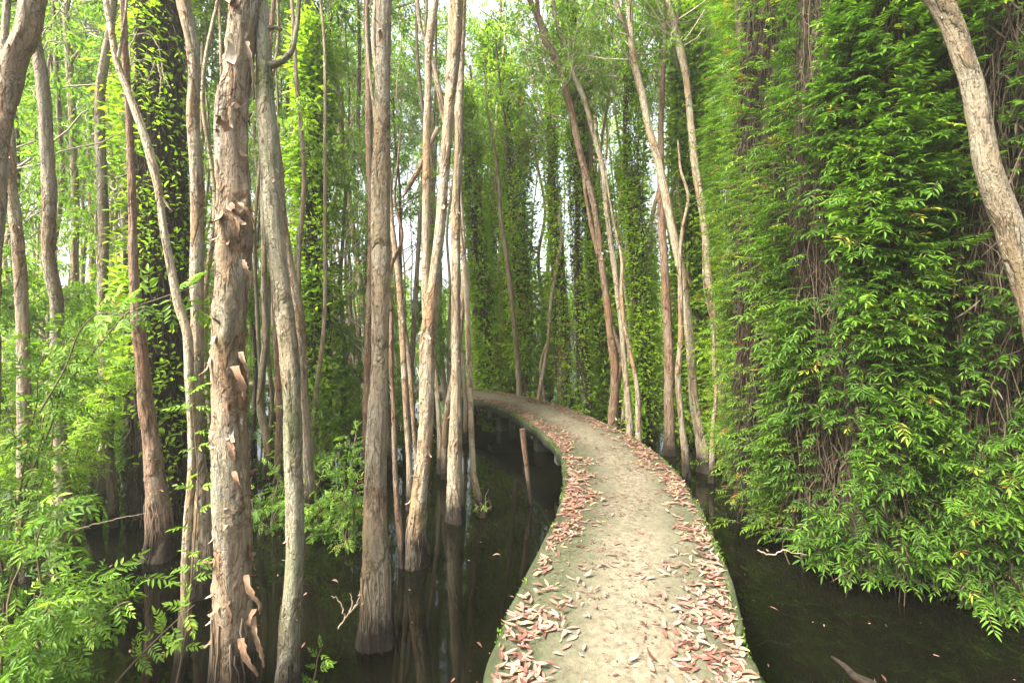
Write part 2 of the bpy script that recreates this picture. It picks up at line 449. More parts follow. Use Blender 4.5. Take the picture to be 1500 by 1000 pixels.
def litter_leaf(mb, B, yaw, tilt, L, Wd, rnd, curl):
    """one dry leaf each: 2 x 5 quads with a midrib fold, curled along its length; B (n,3)"""
    n = len(B); ts = np.array([0, .12, .3, .55, .8, 1.]); ws = np.array([.04, .28, .5, .47, .24, .0])
    x = (ts - .5)[None] * L[:, None]
    cz = curl[:, None] * L[:, None] * ((ts - .5)**2)[None] * 1.6
    rows = []
    for sgn in (-1, 0, 1):
        y = sgn * ws[None] * Wd[:, None]
        z = cz + (abs(sgn) * ws[None] * Wd[:, None] * .35)
        rows.append(np.stack([x, y, z], -1))
    V = np.stack(rows, 2)                                              # n,6,3,3
    ct, st = np.cos(tilt), np.sin(tilt)
    V = np.stack([V[..., 0] * ct[:, None, None] - V[..., 2] * st[:, None, None], V[..., 1], V[..., 0] * st[:, None, None] + V[..., 2] * ct[:, None, None]], -1)
    c, s_ = np.cos(yaw)[:, None, None], np.sin(yaw)[:, None, None]
    V = np.stack([V[..., 0] * c - V[..., 1] * s_, V[..., 0] * s_ + V[..., 1] * c, V[..., 2]], -1)
    V = V - V[..., 2].min(axis=(1, 2))[:, None, None, None] * np.array([0, 0, 1.]) + B[:, None, None]
    i = np.arange(n)[:, None, None] * 18; k = np.arange(5)[None, :, None] * 3; j = np.arange(2)[None, None]
    b = i + k + j
    mb.add(V, np.stack([b, b + 3, b + 4, b + 1], -1), np.repeat(rnd, 18))


sv_, u_ = litter_samples(16500)
xy = path_pt(sv_, u_); n = len(sv_)
o_ = np.argsort(xy[:, 1] + (xy[:, 1] < 1.7) * 100); xy = xy[o_]; n = len(xy)
yaw = R.uniform(0, 6.28, n); tilt = R.normal(0, .06, n); Ln = R.uniform(.035, .092, n) * np.where(R.random(n) < .08, 1.25, 1); Wd = Ln * R.uniform(.16, .34, n)
rn = np.clip(R.normal(.58, .30, n), 0, 1); curl = R.normal(.12, .3, n)
zl = PATH_Z + .007 + R.random(n)**2 * .014
NI = 290
protos = []
for k in range(40):
    mb = MB(); litter_leaf(mb, np.zeros((1, 3)), np.zeros(1), tilt[k:k + 1], Ln[k:k + 1], Wd[k:k + 1], rn[k:k + 1], curl[k:k + 1])
    protos.append(mb.mesh('fallen_leaf', M_LITTER))
for k in range(NI):
    tag(link('fallen_leaf', protos[k % 40], None, (xy[k, 0], xy[k, 1], zl[k]), yaw[k]), 'dry pinkish lance-shaped leaf lying on the near end of the footpath', 'leaf', 'fallen leaves on the footpath')
mb = MB()
litter_leaf(mb, np.c_[xy[NI:], zl[NI:]], yaw[NI:], tilt[NI:], Ln[NI:], Wd[NI:], rn[NI:], curl[NI:])
nb = 9000; sb = R.uniform(2.5, CS[-1] - 1, nb); ub = R.uniform(-.58, .58, nb)          # small broken bits
kb = vnoise(sb * 5, ub * 5 + 30, 97, 8) > .35; sb, ub = sb[kb], ub[kb]; nb = len(sb)
litter_leaf(mb, np.c_[path_pt(sb, ub), np.full(nb, PATH_Z + .007)], R.uniform(0, 6.28, nb), R.normal(0, .1, nb), R.uniform(.012, .04, nb), R.uniform(.005, .011, nb), np.clip(R.normal(.3, .25, nb), 0, 1), R.normal(.2, .3, nb))
tag(link('leaf_litter', mb.mesh('leaf_litter', M_LITTER)), 'drift of pinkish dry leaves along both sides of the footpath', None, kind='stuff')

# ------------------------------------------------------------------ trunks
def trunk_mesh(C, r, sides, bark, seed, plate=.006, flare=.3, ridges=.10):
    """C (n,3) centre line in local space with z up, r (n,)"""
    n = len(C); T = norm(np.gradient(C, axis=0))
    A = norm(np.cross(T, np.array([0., 1, .02]))); Bv = np.cross(A, T)
    th = np.arange(sides) / sides
    d = np.r_[0, np.cumsum(np.linalg.norm(np.diff(C, axis=0), axis=1))]
    uu, ss = np.meshgrid(th, d, indexing='xy')
    sd = seed % 40
    tw = uu + .04 * np.sin(ss * 1.3 + seed)
    lump = vnoise(tw * 4, ss * 1.6 + seed, 4, sd) - .5 + .6 * (vnoise(tw * 9, ss * 3.5 + seed, 9, sd + 1) - .5)
    pn = vnoise(tw * 6, ss * 2.6 + seed * 3, 6, sd + 2) * .65 + vnoise(tw * 14, ss * 9 + seed, 14, sd + 3) * .35
    pm = smooth(.48, .52, pn) * .6 + smooth(.60, .63, pn) * .4
    ridge = vnoise(tw * 22, ss * 1.1 + seed, 22, sd + 4) - .5
    z = C[:, 2][:, None]
    rr = r[:, None] * (1 + ridges * 1.3 * lump + ridges * .7 * ridge) + plate * pm * np.clip(r[:, None] / .06, .3, 1.3)
    rr = rr + r[:, None] * flare * np.exp(-np.clip(z, 0, 9) / .28) * (1 + .5 * np.sin(uu * 2 * np.pi * 3 + seed))
    V = C[:, None] + rr[..., None] * (A[:, None] * np.cos(uu * 2 * np.pi)[..., None] + Bv[:, None] * np.sin(uu * 2 * np.pi)[..., None])
    uvw = np.stack([np.cos(uu * 2 * np.pi) * r[:, None], np.sin(uu * 2 * np.pi) * r[:, None], ss], -1)
    i, j = np.meshgrid(np.arange(n - 1), np.arange(sides), indexing='ij'); jn = (j + 1) % sides
    q = np.stack([i * sides + j, i * sides + jn, (i + 1) * sides + jn, (i + 1) * sides + j], -1)
    mb = MB().add(V, q, pm.ravel(), uvw.reshape(-1, 3))
    return mb, V


def flakes(mb, C, r, n, size, zlo=.4, zhi=6.0):
    """curled strips of peeling paper bark standing off the trunk"""
    ok = np.where((C[:, 2] > zlo) & (C[:, 2] < zhi))[0]
    if not len(ok): return
    cl = C[R.choice(ok, max(3, n // 7))]                                # peel in clusters
    idx = R.choice(ok, n)
    near = R.random(n) < .55
    idx = np.where(near, np.abs(C[None, :, 2] - (cl[R.integers(0, len(cl), n), 2] + R.normal(0, .12, n))[:, None]).argmin(1), idx)
    th = R.uniform(-np.pi, np.pi, n)
    T = norm(np.gradient(C, axis=0))[idx]
    out = np.stack([np.cos(th), np.sin(th), np.zeros(n)], -1); out = norm(out - (out * T).sum(1, keepdims=True) * T)
    sd = np.cross(T, out)
    L = size * R.uniform(.25, .8, n) * np.where(R.random(n) < .15, 1.8, 1) * np.clip(r[idx] / .07, .5, 1.3); Wd = L * R.uniform(.2, .55, n)
    dirn = norm(T * np.sign(R.random(n) - .7)[:, None] + sd * R.normal(0, .45, n)[:, None])
    cr = norm(np.cross(dirn, out))
    B = C[idx] + out * (r[idx] * 1.06)[:, None]
    k = 6; ts = np.linspace(0, 1, k); curl = R.uniform(.3, 1.9, n)
    rows = []
    for w in (-1, 0, 1):
        for t_ in ts:
            a = curl * t_
            along = np.where(np.abs(a) < 1e-3, t_, np.sin(a) / np.maximum(curl, 1e-3))
            off = (1 - np.cos(a)) / np.maximum(curl, 1e-3)
            wid = w * .5 * Wd * (1 - .75 * t_**2) + R.normal(0, .13, n) * Wd
            rows.append(B + (along * L)[:, None] * dirn + (off * L + abs(w) * .12 * Wd)[:, None] * out + wid[:, None] * cr)
    V = np.stack(rows, 1)
    i = np.arange(n)[:, None, None] * (3 * k); w = np.arange(2)[None, :, None] * k; t_ = np.arange(k - 1)[None, None]
    b = i + w + t_
    mb.add(V, np.stack([b, b + 1, b + k + 1, b + k], -1), np.repeat(np.clip(R.normal(.55, .25, n), 0, 1), 3 * k), mi=1)


def trace(pts, Z, lean=0.0, top=None, end_taper=.4):
    """traced pixels (x, y, width) -> centre line and radius, base first, from under water to the top"""
    pts = sorted(pts, key=lambda p: -p[1])
    out = []
    for x, y, w in pts:
        z = CAMZ - (y - HY) * Z / F
        Zk = Z + lean * max(z, 0)
        q_ = px(x, y, Zk); out.append((*q_, w * .5 * Zk / F))
    out = np.array(out)
    b = out[0].copy()
    if b[2] > .25:
        b2 = b + (b - out[1]) * np.array([.25, .25, 0, 0]); b2[2] = 0; b2[3] *= 1.12; out = np.vstack([b2, out]); b = b2
    b3 = b.copy(); b3[2] = min(-.45, b[2] - .3); out = np.vstack([b3, out])
    if top and out[-1, 2] < top:
        d = norm((out[-1] - out[-3])[:3]); p0 = out[-1]; h = top - p0[2]
        for k in range(1, 5):
            dd = norm(d + np.array([0, 0, .4 * k]))
            q_ = out[-1, :3] + dd * h / 4 / max(dd[2], .5) + np.r_[R.normal(0, .07, 2), 0]
            out = np.vstack([out, np.r_[q_, p0[3] * (1 - (1 - end_taper) * k / 4)]])
    return out


crowns_for = []


def traced_tree(label, pts, Z, bark='tan', top=9.0, lean=0.0, branches=(), nflake=40, fsize=.07, crown=0.0, cat='tree', name='paperbark_tree', group='paperbark trees standing in the water', plate=.006, ridges=.10, strips=()):
    tr = trace(pts, Z, lean, top)
    base = np.array([tr[1, 0], tr[1, 1], 0.0])
    tr[:, :3] -= base
    near = Z < 4.7
    step = .018 if near else (.035 if Z < 9 else .07)
    ln = np.linalg.norm(np.diff(tr[:, :3], axis=0), axis=1).sum()
    C, _ = spline(tr, int(ln / step))
    Cc, r = C[:, :3], np.maximum(C[:, 3], .006)
    seed = int(R.integers(0, 300))
    sides = 56 if near else (26 if Z < 9 else 14)
    root = thing(name, base, label, cat, group)
    mb, _ = trunk_mesh(Cc, r, sides, bark, seed, plate, ridges=ridges)
    if nflake:
        flakes(mb, Cc, r, nflake, fsize)
    if Z < 9 and tr[0, 2] < 0 and tr[1, 2] < .3:
        nf_ = 70 if Z < 4.7 else 30; k_ = 9
        a_ = R.uniform(0, 6.28, (nf_, 1)) + np.cumsum(R.normal(0, .10, (nf_, k_)), 1); t_ = np.linspace(0, 1, k_)[None]
        r0 = float(r[np.abs(Cc[:, 2] - .1).argmin()])
        zt_ = R.uniform(.05, .55, (nf_, 1)); ce = Cc[np.abs(Cc[:, 2, None, None] - (zt_ * (1 - t_) - .12 * t_)[None]).argmin(0)]
        rr_ = r0 * (1.05 + R.uniform(.15, .75, (nf_, 1)) * t_**2)
        P_ = np.stack([ce[..., 0] + np.cos(a_) * rr_, ce[..., 1] + np.sin(a_) * rr_, zt_ * (1 - t_) - .12 * t_], -1)
        strands(mb, P_, R.uniform(.002, .006, (nf_, 1)) * (r0 / .09) * np.linspace(1.1, .8, k_)[None], R.uniform(0, 1, nf_), 5, mi=0)
    for line, w_, rv in strips:
        Pn = np.array([px(x, y, Z - .095) - base for x, y in line]); Cn, _ = spline(Pn, 14)
        tt = np.linspace(0, 1, 14); Cn[:, 1] -= .035 * np.sin(tt * 2.6 + rv * 3) * tt - .004
        wv = np.array([.8, -.45 + rv, .1]) * w_ * .5 * Z / F
        ww = (1 - .8 * tt**3) * (1 + R.normal(0, .22, 14)) * .75
        rows = [Cn + wv * k_ * (ww * (1 + R.normal(0, .08, 14)))[:, None] + np.array([0, -.012, 0]) * abs(k_) * np.sin(tt * 5)[:, None] for k_ in (-1, -.3, .4, 1)]
        V_ = np.stack(rows, 1); b_ = (np.arange(13)[:, None] * 4 + np.arange(3)[None]).ravel()
        mb.add(V_, np.stack([b_, b_ + 1, b_ + 5, b_ + 4], -1), rv * .7, mi=1)
    link('trunk', mb.mesh('trunk', (BARK[bark], M_FLAKE), True, True), root)
    for bp in branches:
        b = np.array([(*(px(x, y, Z + lean * 3) - base), w * .5 * Z / F) for x, y, w in bp])
        Cb, _ = spline(b, max(12, int(np.linalg.norm(np.diff(b[:, :3], axis=0), axis=1).sum() / .04)))
        bb, _ = trunk_mesh(Cb[:, :3], np.maximum(Cb[:, 3], .004), 14, bark, seed + 5, .003, 0, .08)
        link('branch', bb.mesh('branch', BARK[bark], True, True), root)
    if crown:
        crowns_for.append((root, Cc, r, crown))
    return root, Cc, r


TR = traced_tree
big, bigC, bigR = TR('thickest paperbark trunk in front at left, grey papery bark peeling off an orange inner layer', [(360, -20, 39), (358, 0, 39), (348, 110, 38), (342, 160, 38), (343, 250, 39), (343, 330, 42), (338, 440, 45), (334, 530, 44), (339, 660, 44), (340, 780, 43), (339, 900, 45), (340, 1000, 48), (340, 1022, 50)], 2.85, 'tan', nflake=260, fsize=.085, plate=.014,
   strips=[([(360, 842), (369, 868), (377, 888), (374, 906)], 13, .6), ([(372, 892), (366, 912), (372, 926)], 15, .3), ([(371, 903), (377, 940), (380, 985)], 11, .7), ([(352, 935), (362, 962), (372, 998)], 16, .5),
           ([(338, 300), (349, 313), (362, 322)], 15, .25), ([(350, 296), (361, 306), (367, 328)], 11, .6), ([(346, 320), (352, 332), (350, 348)], 10, .1), ([(343, 536), (354, 556), (351, 588)], 16, .6), ([(352, 515), (360, 540), (357, 560)], 9, .8),
           ([(336, 640), (343, 664), (340, 690)], 13, .4), ([(342, 690), (349, 705), (345, 730)], 10, .6), ([(332, 880), (340, 900), (337, 915)], 12, .2), ([(356, 380), (364, 402), (362, 420)], 9, .7), ([(341, 150), (334, 168), (331, 190)], 10, .4), ([(330, 590), (336, 612), (333, 630)], 10, .15), ([(362, 60), (367, 90), (364, 120)], 8, .8)])
TR('mossy greenish trunk just right of the thickest trunk, one crooked branch near its top', [(381, -20, 12), (383, 0, 14), (385, 60, 18), (387, 120, 21), (392, 200, 23), (398, 270, 25), (402, 330, 24), (410, 400, 24), (418, 470, 25), (425, 540, 25), (428, 600, 23), (430, 680, 22), (432, 760, 22), (430, 840, 24), (424, 920, 26), (420, 1000, 28), (419, 1015, 30)], 2.9, 'moss', nflake=130, fsize=.055, plate=.008,
   branches=[[(394, 96, 12), (410, 92, 9), (425, 78, 8), (433, 50, 7), (438, 0, 6), (442, -60, 5)], [(390, 44, 8), (402, 40, 6), (412, 44, 5)]])
TR('reddish-tan trunk crossing behind the mossy trunk and ending among low shrubs', [(409, 250, 12), (412, 320, 14), (424, 400, 17), (433, 450, 20), (437, 520, 21), (441, 590, 20), (446, 650, 20), (450, 720, 19), (451, 752, 22)], 5.7, 'tan', nflake=60, fsize=.10)
TR('straight grey-brown trunk at mid picture with a dark fibrous foot at the waterline', [(562, -20, 22), (562, 0, 22), (561, 90, 21), (560, 170, 22), (558, 260, 24), (558, 330, 25), (558, 420, 24), (557, 500, 24), (554, 600, 27), (551, 670, 30), (550, 780, 33), (551, 860, 36), (552, 940, 40)], 3.35, 'grey', nflake=110, fsize=.06, plate=.007)
TR('twin-stemmed brown trunk whose two stems join halfway up, root curling into the water', [(669, -20, 20), (668, 0, 20), (666, 68, 18), (658, 160, 15), (650, 272, 14), (644, 340, 14), (637, 390, 14), (631, 440, 17), (627, 490, 21), (625, 568, 21), (622, 653, 21), (618, 694, 21), (612, 745, 23), (608, 790, 24), (610, 826, 28)], 4.45, 'tan', nflake=110, fsize=.09,
   branches=[[(626, 470, 14), (623, 400, 12), (624, 340, 12), (625, 272, 12), (625, 204, 11), (627, 136, 10), (630, 51, 12), (637, 0, 11), (645, -60, 9)], [(642, 187, 6), (628, 215, 6), (615, 245, 7), (600, 272, 7), (590, 290, 1.5)], [(606, 780, 7), (614, 825, 7), (621, 865, 6), (622, 908, 6)], [(652, 180, 8), (640, 120, 8), (630, 80, 7), (618, 50, 6), (612, 10, 6), (610, -40, 5)]])
TR('pale cream trunk with shaggy flaking bark at the left rim of the far path', [(680, -20, 9), (678, 30, 9), (675, 100, 10), (673, 170, 10), (671, 238, 11), (668, 306, 12), (668, 380, 13), (668, 450, 13), (668, 520, 13), (668, 580, 15), (667, 640, 18), (667, 700, 20), (668, 762, 23)], 5.46, 'pale', nflake=120, fsize=.09)
TR('thin smooth pale trunk bending at its foot, right of the cream flaking trunk', [(671, 250, 5), (673, 330, 6), (682, 398, 8), (686, 500, 8), (690, 602, 8), (692, 670, 8), (695, 704, 8), (703, 735, 9), (708, 757, 11)], 5.6, 'pale', nflake=20, fsize=.05)
TR('thin pale stem behind the far end of the path, beside the smooth bending trunk', [(680, 200, 4), (684, 330, 5), (692, 415, 6), (695, 500, 6), (698, 561, 7), (699, 595, 7)], 13.4, 'pale', nflake=0)
TR('slim tan trunk with a kink, close on the right of the straight grey-brown trunk', [(566, 200, 7), (574, 330, 8), (583, 398, 9), (589, 466, 10), (592, 534, 9), (595, 602, 9), (599, 670, 8), (601, 747, 10)], 5.8, 'tan', nflake=40, fsize=.07,
   branches=[[(585, 420, 5), (590, 460, 6), (597, 510, 7), (603, 580, 7), (608, 650, 7), (613, 740, 7)]])
TR('thinnest dark stem leaning down to the water beside the straight grey-brown trunk', [(570, 400, 5), (573, 466, 6), (573, 534, 6), (577, 602, 7), (578, 670, 7), (581, 728, 7), (588, 800, 8), (590, 832, 9)], 4.4, 'red', nflake=12, fsize=.04, top=4.0)
TR('tan trunk at left with pinkish patches, standing behind the thin leaning stem', [(266, -20, 17), (268, 0, 17), (279, 51, 17), (285, 102, 15), (282, 170, 15), (287, 238, 16), (289, 340, 16), (288, 400, 17), (289, 500, 16), (286, 568, 18), (289, 670, 20), (296, 728, 22), (299, 796, 24), (299, 866, 27)], 3.95, 'tan', nflake=80, fsize=.07)
lean_root, leanC, leanR = TR('thin pale trunk slanting across the left side with leafy sprigs climbing its foot', [(150, -30, 7), (155, 0, 7), (164, 51, 8), (171, 90, 9), (185, 128, 9), (207, 187, 10), (221, 231, 11), (231, 272, 10), (241, 340, 9), (252, 398, 10), (262, 449, 11), (273, 483, 12), (277, 551, 12), (280, 602, 11), (281, 694, 10), (276, 762, 11), (272, 830, 11), (271, 898, 12), (265, 966, 14), (260, 1012, 16)], 2.9, 'pale', nflake=40, fsize=.05,
   branches=[[(172, 92, 5), (178, 60, 4), (184, 20, 3), (188, -30, 3)], [(228, 262, 4), (238, 290, 3), (252, 310, 2)]])
TR('pale grey trunk near the left border that curves above the leafy shrub', [(50, 40, 13), (52, 60, 14), (59, 102, 15), (66, 170, 15), (70, 238, 16), (73, 289, 16), (71, 340, 15), (71, 370, 14), (76, 405, 15), (83, 440, 15), (84, 500, 15), (87, 600, 15), (90, 694, 16), (92, 762, 22), (90, 830, 24), (90, 862, 27)], 4.05, 'grey', nflake=30, fsize=.05)
TR('shaggy leaning trunk cut by the left border at the top corner', [(52, -20, 29), (48, 0, 29), (39, 51, 29), (22, 85, 28), (12, 136, 25), (4, 180, 22), (-4, 240, 22), (-12, 340, 24), (-20, 500, 26), (-26, 700, 28), (-30, 900, 32), (-30, 990, 36)], 3.0, 'tan', nflake=150, fsize=.075, plate=.012)
TR('short-barked trunk close to the left border under the leaning trunk', [(8, 150, 10), (14, 204, 12), (15, 272, 14), (23, 323, 14), (30, 400, 14), (34, 520, 15), (36, 650, 16), (38, 800, 20), (38, 850, 22)], 4.2, 'tan', nflake=70, fsize=.07)
TR('slender pale trunk with a forked top, in the leaves of the upper left', [(97, 20, 7), (100, 70, 8), (104, 136, 9), (107, 204, 9), (109, 255, 9), (110, 400, 9), (112, 550, 10), (113, 690, 12)], 7.2, 'pale', nflake=20, crown=.9,
   branches=[[(101, 90, 5), (110, 82, 4), (120, 68, 4)]])
TR('split-footed grey trunk at left whose two legs straddle the water', [(146, 150, 11), (150, 272, 12), (152, 340, 13), (150, 398, 12), (150, 466, 12), (151, 517, 14), (155, 551, 16), (158, 602, 16), (156, 660, 14), (150, 711, 13), (136, 769, 15)], 5.3, 'grey', nflake=50, fsize=.07,
   branches=[[(158, 640, 13), (161, 690, 12), (164, 728, 12), (169, 775, 13), (172, 800, 14)]])
TR('reddish-brown trunk at left with a broad rusty foot of scaly bark', [(190, 200, 8), (193, 270, 9), (194, 330, 10), (196, 398, 12), (203, 483, 15), (209, 534, 15), (213, 585, 16), (222, 653, 20), (226, 694, 23), (232, 745, 26), (235, 796, 30), (235, 818, 34)], 4.6, 'red', nflake=110, fsize=.06, plate=.012)
TR('slim trunk standing behind the rusty-footed trunk', [(222, 400, 9), (228, 500, 10), (234, 568, 11), (236, 640, 12), (240, 712, 13)], 6.4, 'tan', nflake=30)
TR('wavy brown trunk behind the thickest trunk, bulging near its foot', [(385, 300, 6), (387, 364, 7), (387, 432, 8), (389, 500, 9), (384, 551, 9), (382, 602, 10), (390, 636, 11), (394, 670, 10), (394, 702, 12)], 7.0, 'tan', nflake=30)
TR('straight brown trunk half hidden behind the mossy trunk', [(402, 420, 9), (406, 500, 10), (410, 568, 10), (408, 670, 10), (408, 715, 12)], 6.5, 'red', nflake=30)
TR('grey forked trunk with a long side limb, behind the mossy trunk top', [(437, 60, 5), (440, 102, 6), (449, 170, 8), (457, 221, 8), (469, 289, 8), (475, 340, 7), (476, 432, 7), (478, 500, 7), (477, 600, 8), (477, 670, 9)], 8.1, 'grey', crown=.9, nflake=15,
   branches=[[(441, 112, 6), (452, 95, 6), (466, 72, 6), (479, 51, 5), (486, 0, 5), (490, -50, 4)]])
TR('pale slanting trunk left of the straight grey-brown trunk', [(446, 0, 6), (449, 20, 6), (462, 75, 7), (483, 136, 7), (496, 187, 8), (505, 245, 8), (515, 323, 8), (524, 390, 8), (530, 432, 8), (535, 500, 8), (537, 551, 8), (538, 660, 9)], 8.4, 'pale', crown=.9, nflake=15)
TR('thin pale trunk slanting beneath the crowns toward the straight grey-brown trunk', [(484, 60, 5), (492, 120, 6), (500, 153, 6), (517, 211, 7), (534, 255, 7), (542, 306, 7), (545, 420, 7), (546, 560, 8), (546, 640, 9)], 9.0, 'pale', crown=.8, nflake=0)
TR('orange-barked slim trunk hugging the left side of the straight grey-brown trunk', [(537, 20, 8), (539, 78, 9), (540, 170, 9), (541, 238, 9), (544, 306, 9), (542, 420, 9), (538, 560, 10), (536, 690, 12)], 6.9, 'red', crown=.7, nflake=30)
# right of the path
TR('brown trunk leaning left beyond the path bend, two bare stems crossing at its foot', [(770, -20, 7), (778, 5, 8), (789, 27, 9), (800, 58, 10), (820, 102, 9), (833, 143, 9), (844, 197, 9), (852, 234, 9), (861, 265, 9), (869, 296, 8), (876, 340, 9), (883, 398, 9), (890, 449, 10), (895, 493, 11), (900, 534, 12), (900, 568, 12), (897, 615, 12), (896, 660, 13)], 8.4, 'red', crown=1.0, nflake=50, fsize=.1,
   branches=[[(854, 245, 5), (857, 280, 5), (862, 310, 5), (868, 340, 6), (876, 372, 6)], [(891, 455, 6), (899, 488, 7), (908, 512, 7), (912, 528, 8), (906, 551, 8), (902, 602, 8), (899, 660, 9)], [(789, 27, 7), (787, 5, 6), (780, -30, 6)]])
TR('dark slim trunk parallel to the leaning brown trunk on its right', [(833, 80, 6), (840, 109, 7), (854, 140, 7), (868, 190, 7), (881, 238, 7), (889, 306, 7), (893, 340, 7), (902, 405, 8), (910, 473, 8), (914, 520, 8), (918, 568, 9), (922, 619, 10), (924, 668, 11)], 8.1, 'grey', crown=.9, nflake=30)
TR('thin bent stem rising at the right rim of the path bend', [(910, 430, 5), (918, 493, 6), (927, 534, 6), (934, 575, 7), (935, 622, 8), (936, 675, 9)], 7.8, 'tan', nflake=15, top=5.0)
TR('smooth grey trunk with a forked top leaning over the water right of the bend', [(921, -20, 9), (922, 0, 9), (924, 51, 9), (930, 95, 10), (942, 143, 10), (952, 194, 10), (963, 231, 11), (976, 289, 12), (986, 340, 12), (1000, 405, 12), (1007, 466, 12), (1012, 517, 12), (1015, 568, 13), (1022, 619, 14), (1029, 660, 15), (1033, 690, 17)], 7.3, 'grey', crown=1.0, nflake=15,
   branches=[[(924, 55, 6), (914, 35, 6), (903, 12, 5), (896, -30, 5)]])
TR('pale pinkish trunk that disappears behind the green vine wall', [(978, -20, 10), (980, 0, 10), (987, 34, 10), (997, 75, 10), (1005, 112, 9), (1010, 160, 9), (1014, 204, 10), (1020, 255, 10), (1027, 296, 10), (1033, 340, 10), (1037, 398, 11), (1044, 449, 10), (1048, 493, 9), (1053, 541, 9), (1056, 578, 9), (1058, 684, 11)], 7.6, 'pale', crown=1.0, nflake=40)
TR('thin brown stem curving down beside the smooth grey leaning trunk', [(996, 380, 6), (997, 442, 7), (997, 500, 8), (993, 551, 8), (997, 602, 8), (1004, 670, 9), (1006, 695, 10)], 7.1, 'tan', nflake=15, top=5.0)
TR('bare crooked sapling at the left edge of the green vine wall', [(1045, 480, 4), (1046, 534, 5), (1049, 568, 5), (1044, 632, 6), (1043, 706, 7)], 6.8, 'tan', nflake=0, top=3.4)
TR('brown trunk bordering the far rim of the path where it straightens', [(728, 240, 5), (735, 330, 6), (743, 381, 7), (749, 432, 7), (754, 483, 7), (759, 534, 8), (761, 580, 9), (761, 612, 10)], 11.8, 'tan', nflake=20)
TR('thin crooked sapling leaning right beyond the far rim of the path', [(822, 340, 4), (817, 381, 5), (806, 449, 5), (803, 500, 5), (796, 544, 6), (789, 585, 6), (788, 612, 7)], 11.5, 'tan', nflake=0, top=5.5,
   branches=[[(802, 500, 3), (795, 520, 3), (791, 540, 3), (796, 575, 4), (798, 612, 4)]])
TR('dark red-brown trunk among hanging vines behind the smooth grey leaning trunk', [(968, 300, 10), (975, 420, 11), (979, 500, 12), (980, 585, 13), (981, 668, 15)], 8.3, 'red', nflake=20)
TR('stout pale trunk slanting across the top right corner before the vines', [(1362, -20, 27), (1374, 0, 27), (1394, 38, 26), (1410, 85, 25), (1426, 136, 26), (1437, 187, 27), (1446, 238, 28), (1458, 279, 30), (1475, 323, 31), (1490, 370, 31), (1508, 430, 32), (1525, 520, 32), (1540, 650, 34), (1552, 800, 36), (1560, 985, 40)], 3.05, 'grey', nflake=30, fsize=.04, plate=.004)

# ------------------------------------------------------------------ crown meshes
def crown_mesh(seed, nb=9, rad=1.5, h=3.0, nl=4200, L=.095):
    rr = np.random.default_rng(seed); mb = MB(); tips = []
    P = []
    for b in range(nb):
        a = rr.uniform(0, 6.28); z0 = rr.uniform(-.5, .3) * h * .5
        out = rad * rr.uniform(.5, 1.1); up = rr.uniform(.1, .6) * h
        t = np.linspace(0, 1, 7)[:, None]
        p = np.c_[np.cos(a) * out * t**.8, np.sin(a) * out * t**.8, z0 + up * t] + np.c_[rr.normal(0, .06, (7, 3))] * t
        P.append(p); tips.append(p[2:])
    strands(mb, np.array(P), np.linspace(.022, .006, 7)[None], -1.0, 5)
    tips = np.concatenate(tips)
    nt_ = 60; c = tips[rr.integers(0, len(tips), nt_)] + rr.normal(0, .16, (nt_, 3))
    t = np.linspace(0, 1, 6)[None, :, None]
    dv = rr.normal(0, .28, (nt_, 1, 3)) + [0, 0, -.05]
    tw = c[:, None] + dv * t + np.array([0, 0, -.35]) * t * t * rr.uniform(.3, 1.3, (nt_, 1, 1))
    strands(mb, tw, np.linspace(.006, .002, 6)[None], -1.0)
    k = rr.integers(0, nt_, nl); tt = rr.random(nl)
    idx = (tt * 5).astype(int); fr = (tt * 5 - idx)[:, None]
    B = tw[k, idx] * (1 - fr) + tw[k, np.minimum(idx + 1, 5)] * fr + rr.normal(0, .055, (nl, 3))
    D = norm(dv[k, 0]) * .6 + rr.normal(0, .6, (nl, 3)) + [0, 0, -.55]
    ll = L * rr.uniform(.6, 1.35, nl)
    leaves(mb, B, D, rr.normal(0, .6, (nl, 3)) + [0, 0, .7], ll, ll * rr.uniform(.26, .42, nl), np.clip(rr.random(nt_)[k] * .5 + rr.normal(.25, .16, nl), 0, 1), .2)
    return mb.mesh('crown', M_CROWN)


CROWNS = [crown_mesh(100 + k, nb=8 + k % 4, rad=1.2 + .15 * (k % 4), h=2.6 + .4 * (k % 3)) for k in range(6)]
AIRYC = [crown_mesh(140 + k, nb=11, rad=1.9 + .2 * (k % 2), h=3.6, nl=1500, L=.115) for k in range(5)]
for k, (root, C, r, sc) in enumerate(crowns_for):
    zt = C[-1, 2]
    for j, (dz, s2) in enumerate(((-.3, .85), (-2.2, .6))):
        p = C[np.abs(C[:, 2] - (zt + dz)).argmin()]
        link('crown', (AIRYC[(k + j) % 5] if C[-1, 2] < 99 else CROWNS[(k + 3 * j) % 6]), root, tuple(p), float(R.uniform(0, 6.28)), float(sc * s2))

